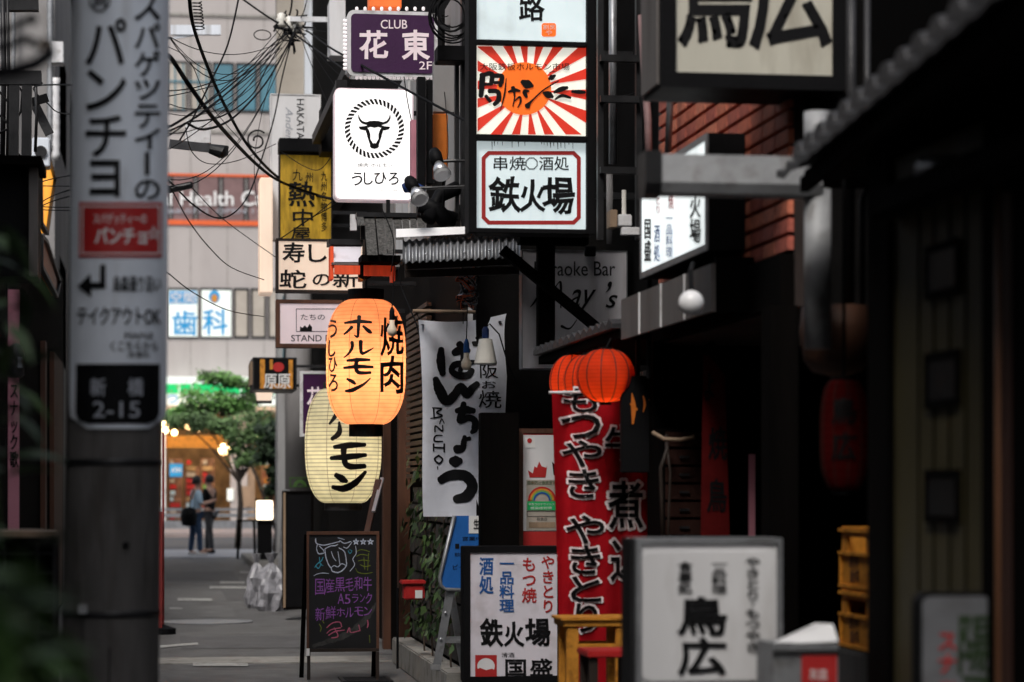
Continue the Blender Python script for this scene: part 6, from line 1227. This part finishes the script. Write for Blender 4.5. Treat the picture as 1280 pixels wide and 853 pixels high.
# overhead cables: (label, radius, [(px, py, Y)...])
CB = [('thick black cable with a spiral wrap falling from the top beside the utility pole', .022, [(236, -20, 16), (241, 30, 16.5), (262, 90, 18), (285, 140, 20), (312, 185, 22), (345, 220, 24), (380, 240, 24.5), (420, 250, 23)]),
 ('thick black cable sagging from the pole towards the yellow sign', .022, [(213, 72, 9), (240, 112, 12), (275, 158, 16), (320, 205, 20), (352, 228, 23), (400, 245, 24)]),
 ('thin cable running steeply from the top to the lower left beside the pole', .012, [(300, -10, 20), (285, 55, 19.5), (262, 105, 19), (240, 150, 18.5), (225, 175, 18)]),
 ('straight cable from top centre-left to the insulator cluster', .016, [(299, -4, 25), (330, 18, 25), (364, 40, 25), (400, 66, 22), (437, 92, 18.5)]),
 ('cable from the cluster passing behind the club sign', .015, [(383, 38, 25), (410, 58, 22), (445, 78, 18.3), (500, 108, 17), (560, 140, 16.2), (590, 155, 15.5)]),
 ('uppermost of the cables fanning down left from the cluster', .010, [(365, 38, 25), (340, 56, 23), (318, 80, 21), (290, 105, 18), (250, 135, 13), (214, 158, 9)]),
 ('second of the cables fanning down left from the cluster', .010, [(362, 42, 25), (335, 68, 23), (300, 102, 19), (255, 140, 13), (214, 163, 9)]),
 ('thin third cable fanning down left from the cluster', .007, [(360, 45, 25), (330, 80, 22), (290, 112, 17), (214, 168, 9)]),
 ('slack black cable curving down and left across the far office windows', .013, [(372, 30, 25), (358, 60, 24), (335, 100, 22), (310, 130, 19), (285, 152, 17), (255, 162, 14), (235, 155, 12)]),
 ('cable dropping nearly straight from the cluster past the HAKATA sign', .011, [(372, 30, 25), (362, 60, 24.5), (352, 100, 24), (342, 150, 23.5), (325, 205, 23), (310, 245, 22), (290, 268, 21), (268, 272, 20), (240, 255, 19), (213, 228, 18)]),
 ('cable coming down from the top to the insulator cluster', .016, [(366, -15, 25), (364, 10, 25), (360, 25, 25)]),
 ('thin pale cable sagging across the beige wall below the health sign', .006, [(213, 235, 14), (235, 275, 15), (262, 310, 16), (290, 335, 18), (330, 350, 20)]),
 ('thin wire sagging over the dental sign', .006, [(208, 340, 14), (240, 365, 16), (285, 388, 18), (330, 396, 20)]),
 ('thin wire stretched across the health sign', .006, [(240, 235, 20), (280, 275, 21), (345, 322, 22)]),
 ('thin black wire hanging from the awning beside the orange lantern', .007, [(489, 340, 17.9), (492, 300, 17.9), (478, 262, 18)]),
 ('black power cable curving down behind the orange lantern', .009, [(498, 335, 17.7), (502, 360, 17.7), (512, 385, 17.6), (522, 410, 17.5), (528, 440, 17.5)]),
 ('cable crossing the yellow sign from lower left to upper right', .008, [(352, 298, 23), (385, 275, 22.5), (420, 255, 22), (460, 225, 21)]),
 ('reddish cable crossing the yellow sign', .008, [(348, 300, 23.2), (390, 272, 22), (420, 248, 22)]),
 ('twisted cable along the fan below the cluster', .009, [(352, 55, 24), (332, 88, 22), (318, 115, 20.5), (296, 135, 19), (270, 148, 17), (240, 152, 15)]),
 ('thin wire in front of the bull sign top corner', .006, [(505, 96, 17.8), (510, 130, 17.8), (518, 165, 17.7), (530, 200, 17.5)]),
 ('upper thin wire from the left building to the pole', .006, [(44, 232, 20), (86, 220, 9)]), ('middle thin wire from the left building to the pole', .006, [(50, 258, 20), (86, 238, 9)]), ('lower thin wire from the left building to the pole', .006, [(50, 262, 20), (86, 246, 9)]),
 ('thin dark cable beside the corrugated duct at upper left', .008, [(44, 108, 18), (60, 130, 19), (78, 142, 20)])]
CB += [('very thin wire crossing the top left window band', .006, [(213, 120, 16), (250, 112, 18), (300, 96, 21), (352, 60, 24)]),
 ('thin wire looping below the grey equipment box', .006, [(232, 160, 17), (240, 190, 18), (262, 205, 19), (300, 200, 21), (345, 180, 23)]),
 ('thin wire from the top edge down past the insulator cluster', .008, [(386, -10, 24), (380, 14, 24.5), (372, 30, 25)]),
 ('thin wire falling left of the scroll ironwork', .005, [(345, 80, 24), (330, 130, 23), (318, 200, 22), (322, 260, 21.5)]),
 ('faint wire across the beige wall under the blue-grey arm', .005, [(213, 60, 18), (238, 78, 18.5), (262, 130, 19.5), (300, 175, 21)]),
 ('thin wire sagging from the bull sign to the yellow sign', .006, [(418, 190, 19.2), (400, 212, 21), (380, 208, 22.5), (352, 190, 23.5)]),
 ('thin wire between the club sign and the dark duct bundle', .005, [(548, 60, 18), (556, 120, 17.2), (560, 190, 16.6), (552, 262, 16.4)]),
 ('loose wire drooping in front of the ladder frame', .006, [(800, 20, 14.1), (792, 70, 14.1), (800, 110, 14.1), (775, 122, 14.2), (752, 130, 14.3)]),
 ('wire hanging along the black sign box side', .006, [(803, 60, 12), (800, 120, 12), (806, 160, 12), (800, 205, 12)])]
for lab, r_, pts in CB:
    r_ *= .62; pts = [(a, b, max(c, 13.5 + .2 * (c - 8))) for a, b, c in pts]
    if pts[-1][0] <= 214: pts = pts + [(198, pts[-1][1] + 1, 8.66)]
    if pts[0][0] <= 214: pts = [(198, pts[0][1] + 1, 8.66)] + pts
    q = [P(*p) for p in pts]; sm = []
    for i in range(len(q) - 1):
        a, b, c, d = q[max(i - 1, 0)], q[i], q[i + 1], q[min(i + 2, len(q) - 1)]
        for k in range(6): u = k / 6; sm.append(.5 * ((2 * b) + (c - a) * u + (2 * a - 5 * b + 4 * c - d) * u * u + (3 * b - a - 3 * c + d) * u ** 3))
    sm.append(q[-1]); solo('overhead_cable', MB().tube(sm, r_, 6), 'cable', lab, 'cable', smooth=True)
t = thing('insulator_arm', 'white steel arm with a knot of insulators and wire loops at top centre-left', 'arm', P(370, 24, 25)); part('arm', MB().beam(P(362, 24, 25), P(432, 25, 24), .05, .05), 'white_metal', t)
for x, y in ((352, 26), (371, 34), (362, 30)): part('insulator', MB().lathe([(.02, -.07), (.06, -.05), (.04, -.02), (.06, .01), (.04, .03), (.05, .06), (.02, .08)], P(x, y, 25), 14), 'porcelain', t, smooth=True)
kn = MB()
for k in range(9):
    c = P(random.uniform(345, 378), random.uniform(26, 48), 25); kn.tube([c + Vector((random.gauss(0, .09), random.gauss(0, .05), random.gauss(0, .09))) for _ in range(6)], .010, 5)
c = P(328, 44, 24.6); kn2 = MB().tube([c + Vector((.085 * math.cos(a), 0, .05 * math.sin(a))) for a in [2 * math.pi * i / 24 for i in range(25)]], .006, 5); part('wire_knot', kn, 'cable', t); part('wire_loop', kn2, 'cable', t)
sc = MB(); c = P(321, 176, 24.5); sc.tube([c + Vector((.11 * (1 - i / 60) * math.cos(i * .2 + .8), 0, .11 * (1 - i / 60) * math.sin(i * .2 + .8))) for i in range(45)], .009, 6); solo('scroll_ironwork', sc, 'cable', 'small curled ironwork scroll left of the HAKATA sign', 'ironwork')
solo('aerial_arm', MB().beam(P(213, 38, 30), P(276, 38, 30), .07, .12).beam(P(216, 48, 30), P(252, 42, 30), .03, .03), 'sheet_bluegrey', 'pale blue-grey steel arm crossing the beige wall beside the pole', 'arm')
t = thing('camera_box', 'grey equipment box on a short bar beside the utility pole', 'box', P(248, 190, 20)); part('box_body', MB().pbox(232, 150, 264, 180, 20, .2), 'white_metal', t, bev=.01); part('bar', MB().beam(P(213, 180, 20), P(284, 188, 19.8), .05, .07), 'tile_grey', t); part('lamp_head', MB().tube([P(262, 186, 19.8), P(278, 190, 19.8), P(282, 196, 19.8)], [.04, .06, .03], 10), 'dark_steel', t)
t = thing('street_lamp', 'small dark street lamp head sticking out right of the pole at mid height', 'lamp', P(222, 235, 16)); part('lamp_head', MB().beam(P(209, 238, 16), P(241, 231, 16), .07, .04), 'dark_steel', t, bev=.006); part('lens', MB().beam(P(214, 235, 15.97), P(238, 229.5, 15.97), .02, .01), 'white_metal', t)
wr = MB(); 
for i in range(60): pass
sp_ = []
for i in range(100): a = i * .55; u = i / 99; c = P(246 + 4 * u, 2 + 36 * u, 15.9); sp_.append(c + Vector((.03 * math.cos(a), .03 * math.sin(a), 0)))
solo('spiral_wrap', MB().tube(sp_, .004, 4), 'cable', 'wire spiral around the thick cable top left of centre', 'wire')
# near blurred cable bundle, top left
for lab, pts, r_ in (('lower blurred black cable arching at the top left', [(-20, 92, 4.6), (20, 88, 4.6), (45, 80, 4.7), (62, 68, 4.8), (58, 55, 5)], .0135), ('upper blurred black cable at the top left', [(-20, 62, 4.7), (10, 58, 4.7), (30, 48, 4.8), (50, 58, 4.8)], .009), ('blurred dark cable rising to a round end at the top left', [(-20, 42, 4.8), (10, 38, 4.8), (28, 28, 4.8), (40, 22, 4.8)], .008)):
    solo('near_cable', MB().tube([P(*p) for p in pts], r_, 10), 'cable', lab, 'cable', smooth=True)
solo('cable_end', MB().lathe([(.002, -.012), (.010, -.008), (.012, 0), (.010, .008), (.002, .012)], P(40, 24, 4.8), 12), 'cable', 'round blurred black cable end at the top left', 'insulator', smooth=True)
solo('cable_joint', MB().lathe([(.002, -.010), (.008, 0), (.002, .010)], P(56, 58, 4.75), 12), 'pale_wood', 'small blurred tan joint on the near cables', 'insulator', smooth=True)

# more clutter: meters, conduits, notices on the dark walls
def conduit(pts, r_, m, lab): solo('wall_pipe', MB().tube([P(*p) for p in pts], r_, 10), m, lab, 'pipe', smooth=True)
conduit([(1062, 380, 8.9), (1064, 120, 8.9), (1064, -20, 8.9)], .018, 'tile_grey', 'dark conduit on the black wall right of the white downpipe')
conduit([(1078, 380, 8.9), (1078, 250, 8.9), (1084, 235, 8.9), (1084, -20, 8.9)], .012, 'tile_grey', 'thin bent conduit on the black wall close to the pillar')
t = thing('electric_meter', 'dim round-faced electric meter on the dark wall under the upper right sign', 'meter', P(1070, 175, 9.5)); part('meter_case', MB().pbox(1060, 140, 1082, 172, 9.62, .08), 'dark_concrete', t, bev=.01); part('dial', MB().tube([P(1071, 153, 9.6), P(1071, 153, 9.62)], .028, 18), 'tile_grey', t)
plain(1146, 250, 1170, 270, 6.9, .02, 'wall_notice', 'dark_concrete', 'faint dark plate above the olive door', 'plate')
# left edge clutter
for i, (px, a, b, r_) in enumerate(((3, 200, -20, .02), (9, 200, -20, .012), (44, 190, 92, .012))):
    solo('wall_pipe', MB().tube([P(px, a, 18.6), P(px + 2, (a + b) / 2, 18.6), P(px, b, 18.6)], r_, 8), 'dark_steel', ('outermost dark pipe at the upper left edge', 'thin pipe next to the outermost one at upper left', 'short thin pipe right of the steel posts at upper left')[i], 'pipe', smooth=True)
solo('roof_brace', MB().beam(P(40, 124, 19), P(62, 168, 19), .05, .07), 'tile_grey', 'slanting dark brace below the steel beam at upper left', 'brace')
solo('brace_cap', MB().beam(P(40, 128, 18.9), P(60, 122, 18.9), .05, .06), 'black_paint', 'small black cap on top of the slanting brace', 'cap')
for i, pts in enumerate(([(-5, 110, 18.2), (12, 130, 18.2), (22, 170, 18.2), (20, 200, 18.2)], [(16, 100, 18.3), (28, 115, 18.3), (26, 140, 18.3), (14, 160, 18.3), (-5, 168, 18.3)], [(-5, 140, 18.1), (10, 155, 18.1), (18, 188, 18.1), (30, 200, 18.1)])):
    solo('slack_cable', MB().tube([P(*p) for p in pts], .009, 6), 'cable', ('slack cable dropping between the upper left posts', 'looped cable hanging from the left steel beam', 'low slack cable crossing the left posts')[i], 'cable', smooth=True)
t = thing('air_conditioner', 'pale outdoor unit with a round fan grille on the low roof at upper left', 'air conditioner', P(50, 205, 24)); part('casing', MB().pbox(40, 172, 62, 208, 24, .3), 'sheet_bluegrey', t, bev=.01); part('fan_grille', MB().tube([P(51, 190, 23.97), P(51, 190, 23.995)], .06, 18), 'tile_grey', t)

random.seed(21)
t = thing('wire_bundle', 'fan of very thin wires between the insulator knot and the near utility pole', 'wires', P(290, 120, 19))
for k in range(11):
    a = (random.uniform(350, 376), random.uniform(30, 46), 24.8); b = (213, random.uniform(40, 240), 14.5); sag = random.uniform(8, 60); q = []
    for i in range(15):
        u = i / 14; q.append(P(a[0] + (b[0] - a[0]) * u, a[1] + (b[1] - a[1]) * u + sag * 4 * u * (1 - u), a[2] + (b[2] - a[2]) * u))
    q.append(P(198, b[1] + 1, 8.66)); part('wire_strand', MB().tube(q, random.uniform(.0025, .0045), 5), 'cable', t, smooth=True)
t = thing('wire_bundle', 'thin service wires running from the insulator knot right behind the hanging signs', 'wires', P(450, 80, 20))
for k, (x, y, Y) in enumerate(((470, 120, 20.5), (520, 60, 19), (560, 20, 18), (440, 180, 21.5), (586, 90, 17), (500, 200, 19.4))):
    q = []
    for i in range(13):
        u = i / 12; q.append(P(372 + (x - 372) * u, 34 + (y - 34) * u + 14 * 4 * u * (1 - u), 24.8 + (Y - 24.8) * u))
    part('wire_strand', MB().tube(q, .004, 5), 'cable', t, smooth=True)
